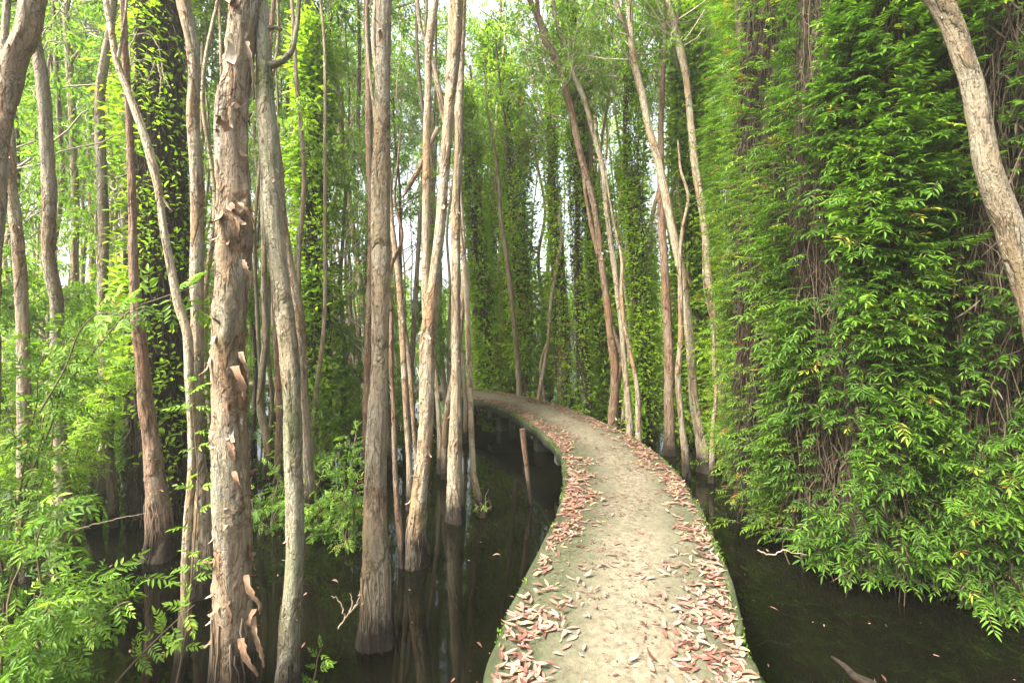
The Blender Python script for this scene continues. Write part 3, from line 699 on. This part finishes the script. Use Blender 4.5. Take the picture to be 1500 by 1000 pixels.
# ------------------------------------------------------------------ vine-covered trunks
def vine_column(rad, h, nfrond, L, mat, seed, pairs=3, light=(-.5, -.5), ztop_thin=True, z0=.15, ndead=140, leaf_only=False, skirt=.8, ratio=.45, bias=.55, taper=.55, gap=.42, lumpy=1.0):
    """leaf curtain and dead stems round a trunk standing at the origin"""
    rr = np.random.default_rng(seed)
    zz = z0 + (h - z0) * rr.random(nfrond)**1.0
    th = rr.uniform(0, 2 * np.pi, nfrond)
    la = math.atan2(light[1], light[0])
    # more on the lit side
    sel = rr.random(nfrond) < bias
    th = np.where(sel, la + rr.normal(0, .85, nfrond), th)
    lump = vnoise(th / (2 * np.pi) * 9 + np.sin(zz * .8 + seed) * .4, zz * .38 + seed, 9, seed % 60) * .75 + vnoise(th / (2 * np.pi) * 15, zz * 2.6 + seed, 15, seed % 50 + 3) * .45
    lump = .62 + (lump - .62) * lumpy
    wob = 1 + .5 * (vnoise(th * 0 + 3, zz * .55 + seed, 97, seed % 40) - .5) + .5 * (vnoise(th / (2 * np.pi) * 5, zz * .5 + seed, 5, seed % 40 + 1) - .5)
    keep = lump + rr.normal(0, .10, nfrond) > gap
    zz, th, lump, wob = zz[keep], th[keep], lump[keep], wob[keep]; n = len(zz)
    prof = (1 - (1 - taper) * zz / h) * (skirt + (1 - skirt) * smooth(0, 1.4, zz))
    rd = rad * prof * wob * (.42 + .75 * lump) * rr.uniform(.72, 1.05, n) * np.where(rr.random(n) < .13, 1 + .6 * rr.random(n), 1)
    out = np.stack([np.cos(th), np.sin(th), np.zeros(n)], -1)
    B = out * rd[:, None]; B[:, 2] = zz
    D = out + np.array([light[0], light[1], 0]) * .7 + np.array([0, 0, 1.]) * rr.normal(.12, .25, n)[:, None] + rr.normal(0, .30, (n, 3))
    N = np.array([0, 0, 1.]) + out * .55 + rr.normal(0, .3, (n, 3))
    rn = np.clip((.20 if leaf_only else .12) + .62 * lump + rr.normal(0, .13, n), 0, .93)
    odd = rr.random(n) < .022; rn = np.where(odd, rr.uniform(.94, 1, n), rn)
    mb = MB()
    ll = L * rr.uniform(.6, 1.3, n)
    if leaf_only:
        for k in range(pairs):
            leaves(mb, B + rr.normal(0, L * .8, (n, 3)), D + rr.normal(0, .5, (n, 3)), N + rr.normal(0, .3, (n, 3)), ll, ll * .42, np.clip(rn + rr.normal(0, .06, n), 0, 1), .25)
    else:
        fronds(mb, B, D, N, ll, rn, pairs, ratio, .22, rr.uniform(.05, .35, n), 64)
    me_l = mb.mesh('vine_leaves', mat)
    mb = MB()
    nd = ndead; k = 16
    t = np.linspace(0, 1, k)[None, :]
    a = rr.uniform(0, 6.28, (nd, 1)) + np.cumsum(rr.normal(0, .09, (nd, k)), 1)
    za = rr.uniform(-.2, h * .5, (nd, 1)); zb = za + rr.uniform(.6, h * .6, (nd, 1))
    z = np.clip(za + (zb - za) * t, -.25, h)
    rd = rad * (.30 + .5 * rr.random((nd, 1))) * (1 - .45 * z / h) + rr.normal(0, .015, (nd, k))
    P = np.stack([np.cos(a) * rd, np.sin(a) * rd, z], -1)
    strands(mb, P, rr.uniform(.0018, .0055, (nd, 1)) * np.ones((1, k)), rr.random(nd))
    # dry leaf scraps and hanging fibres
    nq = nd * 16
    zz = z0 + (h - z0) * rr.random(nq) * .95; th = rr.uniform(0, 6.28, nq); rd = rad * rr.uniform(.22, .78, nq) * (1 - .45 * zz / h)
    B = np.stack([np.cos(th) * rd, np.sin(th) * rd, zz], -1)
    leaves(mb, B, rr.normal(0, .35, (nq, 3)) + [0, 0, -1], rr.normal(size=(nq, 3)), rr.uniform(.06, .26, nq) * max(1, L / .2), rr.uniform(.006, .018, nq) * max(1, L / .2), rr.random(nq), .15)
    return me_l, mb.mesh('dead_stems', M_DEADVINE)


def core_mesh(h, r, seed, bend=.25, bark='dark', sides=12):
    z = np.linspace(-.4, h, 9); rr = np.random.default_rng(seed)
    C = np.c_[np.cumsum(rr.normal(0, bend * .25, 9)), np.cumsum(rr.normal(0, bend * .25, 9)), z]; C[:, :2] -= C[0, :2]
    Cs, _ = spline(np.c_[C, np.linspace(r, r * .4, 9)], int(h / .08))
    mb, _ = trunk_mesh(Cs[:, :3], Cs[:, 3], sides, bark, seed, .004)
    return mb.mesh('trunk', BARK[bark], True, True)


def vine_tree(label, x, y, Z, meshes, core, group, rz=0., sc=1., name='vine_covered_tree', cat='vine-covered tree'):
    base = px(x, y, Z); base[2] = 0
    root = thing(name, base, label, cat, group)
    if group == GM_:
        root.rotation_euler = (float(R.normal(0, .03)), float(R.normal(-.05, .03)), 0)
    if group == GM_:
        link('crown', AIRYC[int(x) % 5], root, (0, 0, 7.6 * sc), rz * 5, .8)
    s3 = (sc, sc, sc * (float(R.uniform(.85, 1.12)) if group == GM_ else 1.0))
    link('trunk', core, root, rz=rz, scale=sc)
    link('vine_leaves', meshes[0], root, rz=rz, scale=s3)
    link('dead_stems', meshes[1], root, rz=rz, scale=s3)
    return root


GM_ = 'vine-covered trees beyond the path bend'
GW = 'vine-covered trees forming the right-hand wall'
# (label, X, Y, radius, height, fronds, frond length, light, seed)
WALL = [
    ('leftmost column of the right-hand vine wall, yellow-green leaves down to the water', 3.2, 6.55, .42, 9, 3800, .20, (-.7, -.5), 21, M_FROND, 150, .9),
    ('brown bare-stemmed column in the vine wall, dead tangle hanging at its foot', 3.0, 5.45, 0.58, 9, 1000, .22, (-.8, -.4), 22, M_FROND, 1500, .6),
    ('densest column of the vine wall, bright fern fronds falling toward the path', 3.12, 4.35, .78, 8.5, 5200, .27, (-.75, -.6), 23, M_FROND, 420, .6),
    ('column of dark green fronds at the right end of the vine wall', 4.05, 3.95, .85, 8.5, 5200, .26, (-.4, -.9), 24, M_FROND, 420, .8),
    ('vine-hung trunk filling the wall behind the densest fern column', 4.3, 5.4, .8, 9.5, 3600, .26, (-.6, -.7), 25, M_FROND, 300, .9),
    ('vine-hung trunk at the back of the wall above the brown column', 3.9, 7.2, .8, 10, 3400, .24, (-.7, -.6), 26, M_VINE, 260, .9),
    ('leafy column cut by the right border below the slanting pale trunk', 4.9, 4.35, .8, 8.5, 3600, .26, (-.5, -.9), 27, M_FROND, 260, .8),
    ('tall vine-hung trunk behind the slanting pale trunk in the top right corner', 5.6, 6.2, .9, 10, 3400, .26, (-.5, -.8), 28, M_FROND, 220, .9),
]
for lab, X, Y, rad, h, nf, L, li, sd, mat, nd, sk in WALL:
    me = vine_column(rad, h, int(nf * 2.5), L * .68, mat, sd, 5, li, ratio=.34, gap=.52, lumpy=.9, ndead=int(nd * 1.5), skirt=sk, taper=.75)
    vine_tree(lab, CX + X * F / Y, 0, Y, me, core_mesh(h + 1, .10, sd), GW)

# generic columns for the middle distance (shared meshes)
COLS = [vine_column((.42, .30, .46, .26, .38, .32)[k], 8.0 + .7 * (k % 3), (4600, 2900, 4800, 2600, 4000, 3000)[k], (.125, .11, .13, .10, .12, .11)[k], M_VINE, 40 + k, 3, (-.3, -.6), ndead=(160, 90)[k % 2], leaf_only=True, bias=.25, taper=(.6, .35, .7, .3, .5, .4)[k], gap=(.50, .60, .52, .62, .54, .58)[k]) for k in range(6)]
CORES = [core_mesh(9.5 + .5 * k, .075, 60 + k, bark=('dark', 'tan', 'dark')[k % 3]) for k in range(5)]
GM = 'vine-covered trees beyond the path bend'
MID = [
    ('bright yellow-green vine column rising directly behind the far end of the path', 722, 13.0, 1.0),
    ('vine column with a blunt leafy top between path end and leaning brown trunk', 828, 11.5, .92),
    ('narrow vine column beside the crooked sapling past the path', 775, 12.6, .9),
    ('leafy vine column immediately left of the two crossing stems', 858, 10.2, .95),
    ('vine column just behind the dark slim trunk at the bend', 905, 10.6, 1.0),
    ('dark vine column with dead brown tangle right of the bend', 950, 9.2, .95),
    ('vine column between the smooth grey trunk and the pale pinkish trunk', 1018, 9.3, 1.0),
    ('vine column rising behind the pale pinkish trunk top', 1062, 9.0, 1.05),
    ('pale green vine column left of the brown trunk at the far rim', 742, 15.0, 1.1),
    ('green vine column framed between the two right-hand slim trunks', 880, 13.2, 1.1),
]
for k, (lab, x, Z, sc) in enumerate(MID):
    vine_tree(lab, x, 0, Z, COLS[k % 6], CORES[k % 5], GM, float(R.uniform(-.6, .6)), sc)
GL = 'vine-covered trees behind the left-hand trunks'
LEFT = [
    ('dark brown vine-choked tree in the upper left between two pale trunks', 236, 5.6, .95),
    ('leafy young tree behind the curved grey trunk at left', 45, 6.2, 1.0),
    ('leafy young tree between the split-footed trunk and the rusty trunk', 178, 7.6, 1.05),
    ('leafy young tree behind the tan trunk with pinkish patches', 300, 7.8, 1.0),
    ('dark vine curtain directly right of the reddish-tan crossing trunk', 462, 7.3, .95),
    ('leafy young tree seen between slanting pale trunk and straight grey-brown trunk', 508, 7.6, .9),
    ('leafy young tree right behind the slim kinked trunk', 598, 8.6, 1.0),
    ('vine column filling the gap between twin-stemmed and cream trunks', 630, 16.0, 1.1),
    ('leafy young tree at the left border behind the shaggy leaning trunk', -30, 5.4, 1.0),
    ('leafy young tree between the wavy brown trunk and the thickest trunk', 372, 8.8, 1.05),
    ('leafy young tree in the gap left of the reddish-brown trunk', 110, 8.6, 1.1),
]
AIRY = {1, 2, 3, 5, 6, 8, 9, 10}
for k, (lab, x, Z, sc) in enumerate(LEFT):
    if k == 0:
        vine_tree(lab, x, 0, Z, vine_column(.42, 7.5, 4200, .075, M_VINE, 77, 3, (-.3, -.6), ndead=1500, leaf_only=True, bias=.2, gap=.62, taper=.8), core_mesh(9, .13, 78), GL)
        continue
    if k not in AIRY:
        vine_tree(lab, x, 0, Z, COLS[(k + 2) % 6], CORES[(k + 1) % 5], GL, float(R.uniform(-.6, .6)), sc * .9)
        continue
    base = px(x, 0, Z); base[2] = 0
    root = thing('leafy_tree', base, lab, 'tree', 'leafy young trees behind the left-hand trunks')
    link('trunk', CORES[(k + 1) % 5], root, scale=.6)
    for j in range(6):
        link('crown', (CROWNS[(k + j) % 6] if j < 3 else AIRYC[(k + j) % 5]), root, (float(R.normal(0, .25)), float(R.normal(0, .25)), .45 + j * .95 * sc), float(R.uniform(0, 6.28)), float(R.uniform(.45, .65)))

# ------------------------------------------------------------------ background trees (shared meshes)
def slim_trunk(seed, h, r, bark):
    rr = np.random.default_rng(seed); k = 10; z = np.linspace(-.4, h, k)
    C = np.c_[np.cumsum(rr.normal(-.05, .12, k)), np.cumsum(rr.normal(0, .12, k)), z]; C[:, :2] -= C[1, :2]
    Cs, _ = spline(np.c_[C, np.linspace(r, r * .25, k)], int(h / .12))
    mb, _ = trunk_mesh(Cs[:, :3], Cs[:, 3], 12, bark, seed, .004)
    tops = [Cs[int(len(Cs) * f), :3] for f in (.93, .74, .60)]
    return mb.mesh('trunk', BARK[bark], True, True), tops


SLIM = [slim_trunk(200 + k, 10 + .5 * (k % 4), .055 + .012 * (k % 3), ('pale', 'tan', 'grey', 'pale', 'tan', 'red')[k]) for k in range(6)]
placed = [(o.location.x, o.location.y) for o in list(col.objects) if o.parent is None and o.type == 'EMPTY']


def free(X, Y, d):
    return path_dist(X, Y) > 1.2 and all((X - a)**2 + (Y - b)**2 > d * d for a, b in placed)


nbg = 0
for ring, (ya, yb, cnt, d) in enumerate(((9.5, 15, 32, 1.0), (15, 22, 38, 1.4), (22, 33, 42, 2.0))):
    tries = 0; c = 0
    while c < cnt and tries < 6000:
        tries += 1
        Y = R.uniform(ya, yb); X = R.uniform(-1.12, 1.12) * Y
        if not free(X, Y, d): continue
        placed.append((X, Y)); c += 1; nbg += 1
        k = int(R.integers(0, 6)); mid = (X / Y) > -.12
        vine = R.random() < (.70 if mid else .30)
        zone = 'left-hand trunks' if X / Y < -.2 else ('far end of the path' if X / Y < .15 else 'vine columns right of the path')
        if vine:
            root = thing('vine_covered_tree', (X, Y, 0), f'hazy vine-covered tree deep in the forest behind the {zone}', 'vine-covered tree', f'distant vine-covered trees behind the {zone}')
            sc = float(R.uniform(.9, 1.25))
        else:
            root = thing('paperbark_tree', (X, Y, 0), f'slender hazy paperbark tree deep in the forest behind the {zone}', 'tree', f'distant paperbark trees behind the {zone}')
            sc = float(R.uniform(.85, 1.2))
        rz = float(R.uniform(0, 6.28))
        tm, tops = SLIM[k]
        link('trunk', tm, root, rz=rz, scale=sc)
        cr, sr = math.cos(rz), math.sin(rz)
        open_ = -.38 < X / Y < .34
        for j, tp in enumerate(tops[:((1 + nbg % 2) if open_ else (1 if vine else 2))]):
            p_ = (float((tp[0] * cr - tp[1] * sr) * sc), float((tp[0] * sr + tp[1] * cr) * sc), float(tp[2] * sc))
            link('crown', AIRYC[(k + j) % 5] if open_ else CROWNS[(k + j) % 6], root, p_, float(R.uniform(0, 6.28)), float(sc * R.uniform(.85, 1.2) * (.95 if open_ else 1)))
        if vine:
            v = COLS[int(R.integers(0, 6))]
            link('vine_leaves', v[0], root, rz=rz, scale=(sc * float(R.uniform(.55, .95)), sc * float(R.uniform(.55, .95)), sc * float(R.uniform(.4, .95)) * (.7 if open_ else 1)))

for lo, hi, ya, yb, cnt, d, vine in ((-.06, .46, 9.6, 17, 13, .9, True), (-1.0, -.08, 7.2, 13, 36, .5, False), (-1.0, .05, 10, 24, 84, .45, False), (.08, .45, 8.6, 16, 12, .6, False), (-.85, -.13, 6.2, 9.0, 10, .42, False)):
    tries = c = 0
    while c < cnt and tries < 5000:
        tries += 1
        Y = R.uniform(ya, yb); X = R.uniform(lo, hi) * Y
        if not free(X, Y, d): continue
        placed.append((X, Y)); c += 1
        k = int(R.integers(0, 6)); rz = float(R.uniform(0, 6.28)); sc = float(R.uniform(.9, 1.15))
        if vine:
            root = thing('vine_covered_tree', (X, Y, 0), 'leafy vine-covered tree in the green curtain beyond the path bend', 'vine-covered tree', 'vine-covered trees in the curtain beyond the path bend')
            v = COLS[int(R.integers(0, 6))]; s3 = (sc * float(R.uniform(.6, 1.0)), sc * float(R.uniform(.6, 1.0)), sc * float(R.uniform(.65, 1.1))); root.rotation_euler = (float(R.normal(0, .03)), float(R.normal(-.05, .03)), 0)
            link('vine_leaves', v[0], root, rz=rz, scale=s3); link('dead_stems', v[1], root, rz=rz, scale=s3)
        elif lo > 0:
            root = thing('paperbark_tree', (X, Y, 0), 'thin pale stem standing among the vine columns beyond the path bend', 'tree', 'thin stems among the vine columns')
        else:
            root = thing('paperbark_tree', (X, Y, 0), 'thin pale paperbark stem among many in the woods left of the path', 'tree', 'thin pale stems in the woods left of the path')
        sx = float(R.uniform(.5, .85)) if not vine else sc
        link('trunk', SLIM[(0, 3, 1, 0, 3, 2)[k]][0], root, rz=rz, scale=(sx, sx, sc))
        if not vine:
            tp = SLIM[(0, 3, 1, 0, 3, 2)[k]][1][0]; cr, sr = math.cos(rz), math.sin(rz)
            link('crown', AIRYC[k % 5], root, (float((tp[0] * cr - tp[1] * sr) * sx), float((tp[0] * sr + tp[1] * cr) * sx), float(tp[2] * sc)), rz, float(R.uniform(.7, 1.0)))

# the far wood that closes every view
mb = MB(); n = 56000
a = R.uniform(-1.25, 1.25, n); rad = R.uniform(33, 44, n)
Zf = np.abs(R.normal(0, 3.4, n)) + R.uniform(0, 2.5, n) * (R.random(n) < .5)
kk = (Zf < np.where((a > -.40) & (a < .34), .7, 1.) * 7.5 + 4.5 * vnoise(a * 30 + 60, a * 0 + 4, 97, 3)) & (vnoise(a * 45 + 90, Zf * .7, 97, 9) > .28)
a, rad, Zf = a[kk], rad[kk], Zf[kk]; n = len(a)
leaves(mb, np.c_[np.sin(a) * rad, np.cos(a) * rad, Zf], R.normal(size=(n, 3)) + [0, 0, -.4], R.normal(size=(n, 3)) + [0, -.5, .5], R.uniform(.25, .6, n), R.uniform(.12, .25, n), R.random(n))
tag(link('distant_forest', mb.mesh('distant_forest', M_CROWN)), 'far-off wood closing the view behind the trees', None, kind='stuff')

# ------------------------------------------------------------------ shrubs, sprigs and twigs
def bush(name, label, cat, x, ybase, Z, rx, rz_, h, n, L, mat, seed, zmin=.05, group=None, face=(0, -1)):
    rr = np.random.default_rng(seed)
    base = px(x, ybase, Z); base[2] = 0
    root = thing(name, base, label, cat, group)
    ns = max(6, n // 60); k = 9
    a = rr.uniform(0, 6.28, ns); t = np.linspace(0, 1, k)[None, :, None]
    tip = np.c_[np.cos(a) * rx * rr.uniform(.3, 1, ns), np.sin(a) * rz_ * rr.uniform(.3, 1, ns), h * rr.uniform(.35, 1, ns)]
    st = tip[:, None] * np.concatenate([t**.9, t**.9, t**.7], -1) * np.array([1, 1, 1.]) + np.cumsum(rr.normal(0, .02, (ns, k, 3)), 1)
    st[:, 0, 2] = -.1
    mb = MB(); strands(mb, st, np.linspace(.009, .003, k)[None], -1., 5)
    link('stems', mb.mesh('stems', mat), root)
    i = rr.integers(0, ns, n); tt = rr.random(n)**.8; f = tt * (k - 1); i0 = np.minimum(f.astype(int), k - 2); fr = (f - i0)[:, None]
    B = st[i, i0] * (1 - fr) + st[i, i0 + 1] * fr + rr.normal(0, L * .35, (n, 3)); B[:, 2] = np.maximum(B[:, 2], zmin)
    D = norm(B * [1 / rx, 1 / rz_, .15]) * .7 + rr.normal(0, .55, (n, 3)) + np.array([face[0], face[1], 0]) * .35
    mb = MB(); fronds(mb, B, D, np.array([0, 0, 1.]) + rr.normal(0, .35, (n, 3)) + np.array([face[0], face[1], 0]) * .4, L * rr.uniform(.6, 1.25, n), np.clip(rr.normal(.5, .2, n), 0, .95), 5, .34, .27, rr.uniform(.1, .4, n))
    link('foliage', mb.mesh('foliage', mat), root)
    return root


bush('leafy_shrub', 'large bright leafy shrub filling the lower left corner over the water', 'shrub', 20, 0, 2.55, .55, .45, 1.2, 520, .15, M_SHRUB, 301, face=(.6, -.7))
bush('leafy_shrub', 'tall darker shrub at the left border reaching under the curved grey trunk', 'shrub', 10, 0, 3.3, .75, .5, 2.35, 640, .16, M_SHRUB, 302, face=(.5, -.7))
bush('leafy_shrub', 'broad leafy shrub behind the pale grey trunk that curves at the left border', 'shrub', 70, 0, 4.9, .9, .5, 2.7, 1100, .17, M_VINE, 309, face=(.4, -.7))
bush('leafy_shrub', 'dim green shrub filling the gap behind the rusty-footed trunk', 'shrub', 215, 0, 7.0, .8, .5, 2.6, 700, .18, M_FROND, 310, face=(.3, -.7))
bush('leafy_shrub', 'small yellow-green bush at the waterline between the thickest and mossy trunks', 'shrub', 395, 0, 5.2, .34, .3, .7, 150, .13, M_SHRUB, 303)
bush('leafy_shrub', 'hanging leafy bush touching the left of the straight grey-brown trunk foot', 'shrub', 512, 0, 4.75, .2, .2, 1.35, 170, .13, M_FROND, 304)
bush('leafy_shrub', 'low bush trailing in the water right of the crossing reddish-tan trunk', 'shrub', 478, 0, 5.0, .35, .25, .5, 160, .12, M_SHRUB, 305)
bush('leafy_shrub', 'low fern clump at the foot of the vine wall in the lower right corner', 'fern', 1440, 0, 3.75, .5, .3, .5, 150, .16, M_FROND, 306, face=(-.6, -.6))
bush('leafy_shrub', 'bright bush standing in the gap behind the mossy trunk', 'shrub', 466, 0, 6.4, .4, .4, 1.7, 220, .14, M_SHRUB, 307)
bush('leafy_shrub', 'small leafy sapling with two sprigs beside the foot of the smooth bending trunk', 'shrub', 711, 0, 5.55, .07, .07, .33, 14, .09, M_SHRUB, 308)


def sprig(label, line, Z, n, L, mat, seed, w=.006, name='leafy_sprig', droop=.3, cat='branch', group=None):
    """a thin stem along traced pixels with compound leaves"""
    rr = np.random.default_rng(seed)
    P = np.array([px(x, y, Z + dz) for x, y, dz in line]); base = P[0].copy(); P = P - base
    C, _ = spline(P, 24)
    root = thing(name, base, label, cat, group)
    mb = MB(); strands(mb, C[None], np.linspace(w, w * .4, 24)[None], -1., 6)
    link('stem', mb.mesh('stem', mat), root)
    k = np.sort(rr.integers(3, 24, n)); T = norm(np.gradient(C, axis=0))[k]
    sg = np.where(np.arange(n) % 2, 1, -1)[:, None]
    side = norm(np.cross(T, [0, -1., .3]))
    mb = MB(); fronds(mb, C[k] + rr.normal(0, .006, (n, 3)), T * .5 + side * sg * .9 + rr.normal(0, .3, (n, 3)) + [0, -.25, 0], np.array([0, -.55, 1.]) + rr.normal(0, .25, (n, 3)), L * rr.uniform(.6, 1.2, n), np.clip(rr.normal(.62, .15, n), 0, .93), 5, .34, .34, droop)
    link('leaves', mb.mesh('leaves', mat), root)


sprig('leafy twig with compound leaves reaching across the reddish-brown trunk', [(100, 560, 0), (150, 500, 0), (190, 455, -.05), (240, 435, -.1), (285, 420, -.1)], 3.2, 22, .17, M_SHRUB, 401)
sprig('leafy twig spread before the split-footed grey trunk', [(60, 600, 0), (95, 540, 0), (120, 480, 0), (150, 458, -.05), (185, 462, -.05)], 3.0, 18, .16, M_SHRUB, 402)
sprig('climbing sprig of small leaflets winding up the slanting pale trunk', [(258, 1005, -.1), (272, 930, -.12), (280, 850, -.1), (286, 780, -.1), (290, 700, -.08), (284, 620, -.06), (280, 560, -.06)], 2.9, 26, .12, M_SHRUB, 403)
sprig('low sprig of pale leaflets over the dark water beside the corner shrub', [(60, 980, 0), (110, 940, 0), (150, 905, -.05), (175, 885, -.05), (190, 880, -.1)], 2.6, 14, .12, M_SHRUB, 404)
sprig('bright sprig slanting up from the water right of the corner shrub', [(165, 1005, 0), (200, 965, 0), (235, 930, 0), (262, 905, -.05), (285, 885, -.05)], 2.75, 16, .11, M_SHRUB, 405)
sprig('fine sprig in the water between thickest and mossy trunk feet', [(455, 1010, 0), (462, 985, 0), (466, 960, 0), (470, 950, 0)], 2.95, 9, .09, M_SHRUB, 406)
sprig('yellow sprig hanging beside the upper part of the mossy trunk', [(430, 120, 0), (440, 150, 0), (442, 180, 0), (440, 205, 0)], 4.6, 10, .15, M_VINE, 407)


def twig(name, label, Z, lines, w, mat, cat, group=None):
    P0 = px(*lines[0][0], Z); base = P0.copy(); base[2] = max(base[2], 0)
    root = thing(name, base, label, cat, group)
    for L in lines:
        C, _ = spline(np.array([px(x, y, Z) - base for x, y in L]), 18)
        C[1:-1] += R.normal(0, .004, (16, 3))
        mb = MB(); strands(mb, C[None], np.linspace(w, w * .3, 18)[None], .75, 6)
        link('shoot', mb.mesh('shoot', mat), root)


twig('bare_twig', 'bare branching twig poking from the water by the dark fibrous trunk foot', 3.5, [[(494, 925), (505, 905), (518, 890), (530, 880)], [(505, 905), (500, 885), (492, 875), (485, 872)], [(512, 897), (516, 880), (512, 868)], [(518, 890), (525, 880), (527, 865)]], .006, M_FLAKE, 'twig')
twig('bare_twig', 'tangle of grey dead twigs before the dark vine-choked tree', 4.6, [[(175, 60), (200, 50), (220, 52), (232, 70), (236, 90)], [(200, 50), (190, 80), (205, 110), (228, 125)], [(228, 90), (222, 105), (215, 122)], [(236, 90), (240, 110), (250, 130)], [(232, 95), (236, 115), (232, 150)], [(185, 100), (205, 88), (225, 85)]], .008, M_FLAKE, 'twig')
twig('bare_twig', 'slim broken stick lying low across water behind the left sprigs', 3.6, [[(110, 775), (150, 765), (190, 755), (222, 750)]], .006, M_FLAKE, 'twig')
twig('bare_twig', 'pale bent twig rising over water below the fern wall', 3.9, [[(1110, 805), (1130, 812), (1150, 806), (1165, 810), (1182, 812)]], .006, M_FLAKE, 'twig')

# wooden stake standing beside the path
st = np.array([(*px(765, 628, 6.0), .036), (*px(768, 655, 6.0), .034), (*px(773, 695, 6.0), .030), (*px(778, 735, 6.0), .028)])[::-1]
st = np.vstack([st[0] + [0.01, 0, -.3, 0], st]); b0 = np.array([st[1, 0], st[1, 1], 0]); st[:, :3] -= b0
C, _ = spline(st, 40); mb, V = trunk_mesh(C[:, :3], C[:, 3], 16, 'grey', 9, .004, 0)
n16 = 39 * 16
root = thing('wooden_stake', b0, 'weathered wooden stake leaning in the water inside the path bend', 'stake')
top = np.array(V[-1]); cen = top.mean(0)
ring2 = cen + (top - cen) * .02
mb.add(np.vstack([top, ring2]), [[k, (k + 1) % 16, 16 + (k + 1) % 16, 16 + k] for k in range(16)], .6, np.vstack([top, ring2]))
link('post', mb.mesh('post', M_BARK_RED, True, True), root)

# half-sunken log in the lower right
lg = np.array([(*px(1218, 962, 3.2), .008), (*px(1238, 977, 3.1), .016), (*px(1254, 990, 3.0), .022), (*px(1275, 1004, 2.95), .023), (*px(1300, 1018, 2.9), .016)]); lg[:, 2] = [.002, .006, .010, .006, -.015]
b0 = np.r_[lg[2, :2], 0]; lg[:, :3] -= b0
C, _ = spline(lg, 80)
root = thing('floating_log', b0, 'rotten reddish log floating half sunk in the lower right water', 'log')
mb, _ = trunk_mesh(C[:, :3] + [0, 0, 2], C[:, 3], 20, 'red', 12, .006, 0)
mb.v[0] = mb.v[0] - np.array([0, 0, 2], np.float32)
link('log', mb.mesh('log', M_BARK_RED, True, True), root)

mb = MB(); n = 240
Y = 2.6 + 9 * R.random(n)**1.6; X = R.uniform(-.95, 1.05, n) * Y
k_ = np.array([path_dist(a, b) > .7 for a, b in zip(X, Y)]); X, Y = X[k_], Y[k_]; n = len(X)
leaves(mb, np.c_[X, Y, np.full(n, .004)], np.c_[R.normal(size=(n, 2)), np.zeros(n)], np.tile([0, 0, 1.], (n, 1)), R.uniform(.006, .03, n), R.uniform(.004, .012, n), R.random(n), 0, .05)
tag(link('plant_debris', mb.mesh('plant_debris', M_LITTER)), 'fine plant debris floating on the dark water', None, kind='stuff')

# leaves floating on the water
for k in range(70):
    for _ in range(60):
        Y = 2.7 + 6.5 * R.random()**1.7; X = R.uniform(-.85, 1.0) * Y
        if path_dist(X, Y) > .8 and all((X - a)**2 + (Y - b)**2 > .09 for a, b in placed[:60]): break
    tag(link('floating_leaf', protos[k % 40], None, (X, Y, .004), float(R.uniform(0, 6.28)), .8), 'dry leaf afloat on the dark water', 'leaf', 'dry leaves floating on the water')

# ------------------------------------------------------------------ air
mb = MB(); x0, x1, y0, y1, z0, z1 = -60, 60, -8, 50, -1.2, 15.5
v = [(x0, y0, z0), (x1, y0, z0), (x1, y1, z0), (x0, y1, z0), (x0, y0, z1), (x1, y0, z1), (x1, y1, z1), (x0, y1, z1)]
mb.add(v, [[0, 3, 2, 1], [4, 5, 6, 7], [0, 1, 5, 4], [1, 2, 6, 5], [2, 3, 7, 6], [3, 0, 4, 7]])
m, t, o = nt('pale_haze')
vol = node(t, 'VolumePrincipled', {'Color': (.95, .97, .86, 1), 'Density': .0018, 'Anisotropy': .3})
t.links.new(vol.outputs[0], o.inputs['Volume'])
HAZE = True
if HAZE:
    tag(link('haze', mb.mesh('haze', m, False)), 'pale bright haze between the trees', None, kind='stuff')

# ------------------------------------------------------------------ light, sky, camera
EL, AZ = math.radians(EL_), math.radians(AZ_)      # sun behind the camera's left shoulder; AZ measured from +Y to +X
w = bpy.data.worlds.new('World'); scene.world = w; w.use_nodes = True
t = w.node_tree; t.nodes.clear()
sky = node(t, 'TexSky', sky_type='NISHITA', sun_disc=False, sun_elevation=EL, sun_rotation=AZ, dust_density=6.0, air_density=1.0, ozone_density=.6)
hs = node(t, 'HueSaturation', {'Color': sky.outputs[0], 'Saturation': .45})
bg = node(t, 'Background', {'Color': hs.outputs[0], 'Strength': .14})
t.links.new(bg.outputs[0], node(t, 'OutputWorld').inputs['Surface'])
sun = bpy.data.lights.new('sun', 'SUN'); sun.energy = 4.0; sun.angle = math.radians(18); sun.color = (1, .97, .90)
so = bpy.data.objects.new('sun', sun); col.objects.link(so)
d = Vector((math.sin(AZ) * math.cos(EL), math.cos(AZ) * math.cos(EL), math.sin(EL)))
so.rotation_euler = d.to_track_quat('Z', 'Y').to_euler()

cam = bpy.data.cameras.new('camera'); co = bpy.data.objects.new('camera', cam); col.objects.link(co)
cam.sensor_width = 36; cam.lens = F / 1500 * 36; cam.shift_y = -20 / 1500; cam.clip_end = 500; cam.clip_start = .05
co.location = (0, 0, CAMZ); co.rotation_euler = (math.radians(90), 0, 0)
scene.camera = co
scene.view_settings.view_transform = 'Standard'; scene.view_settings.look = 'None'
scene.view_settings.exposure = 2.45; scene.view_settings.gamma = 1
cy = scene.cycles
cy.max_bounces = 7; cy.diffuse_bounces = 4; cy.glossy_bounces = 2; cy.transmission_bounces = 3; cy.volume_bounces = 1; cy.transparent_max_bounces = 4
cy.use_denoising = True
cy.sample_clamp_indirect = 6.0
print('faces', sum(len(m.polygons) for m in bpy.data.meshes), 'bg trees', nbg)
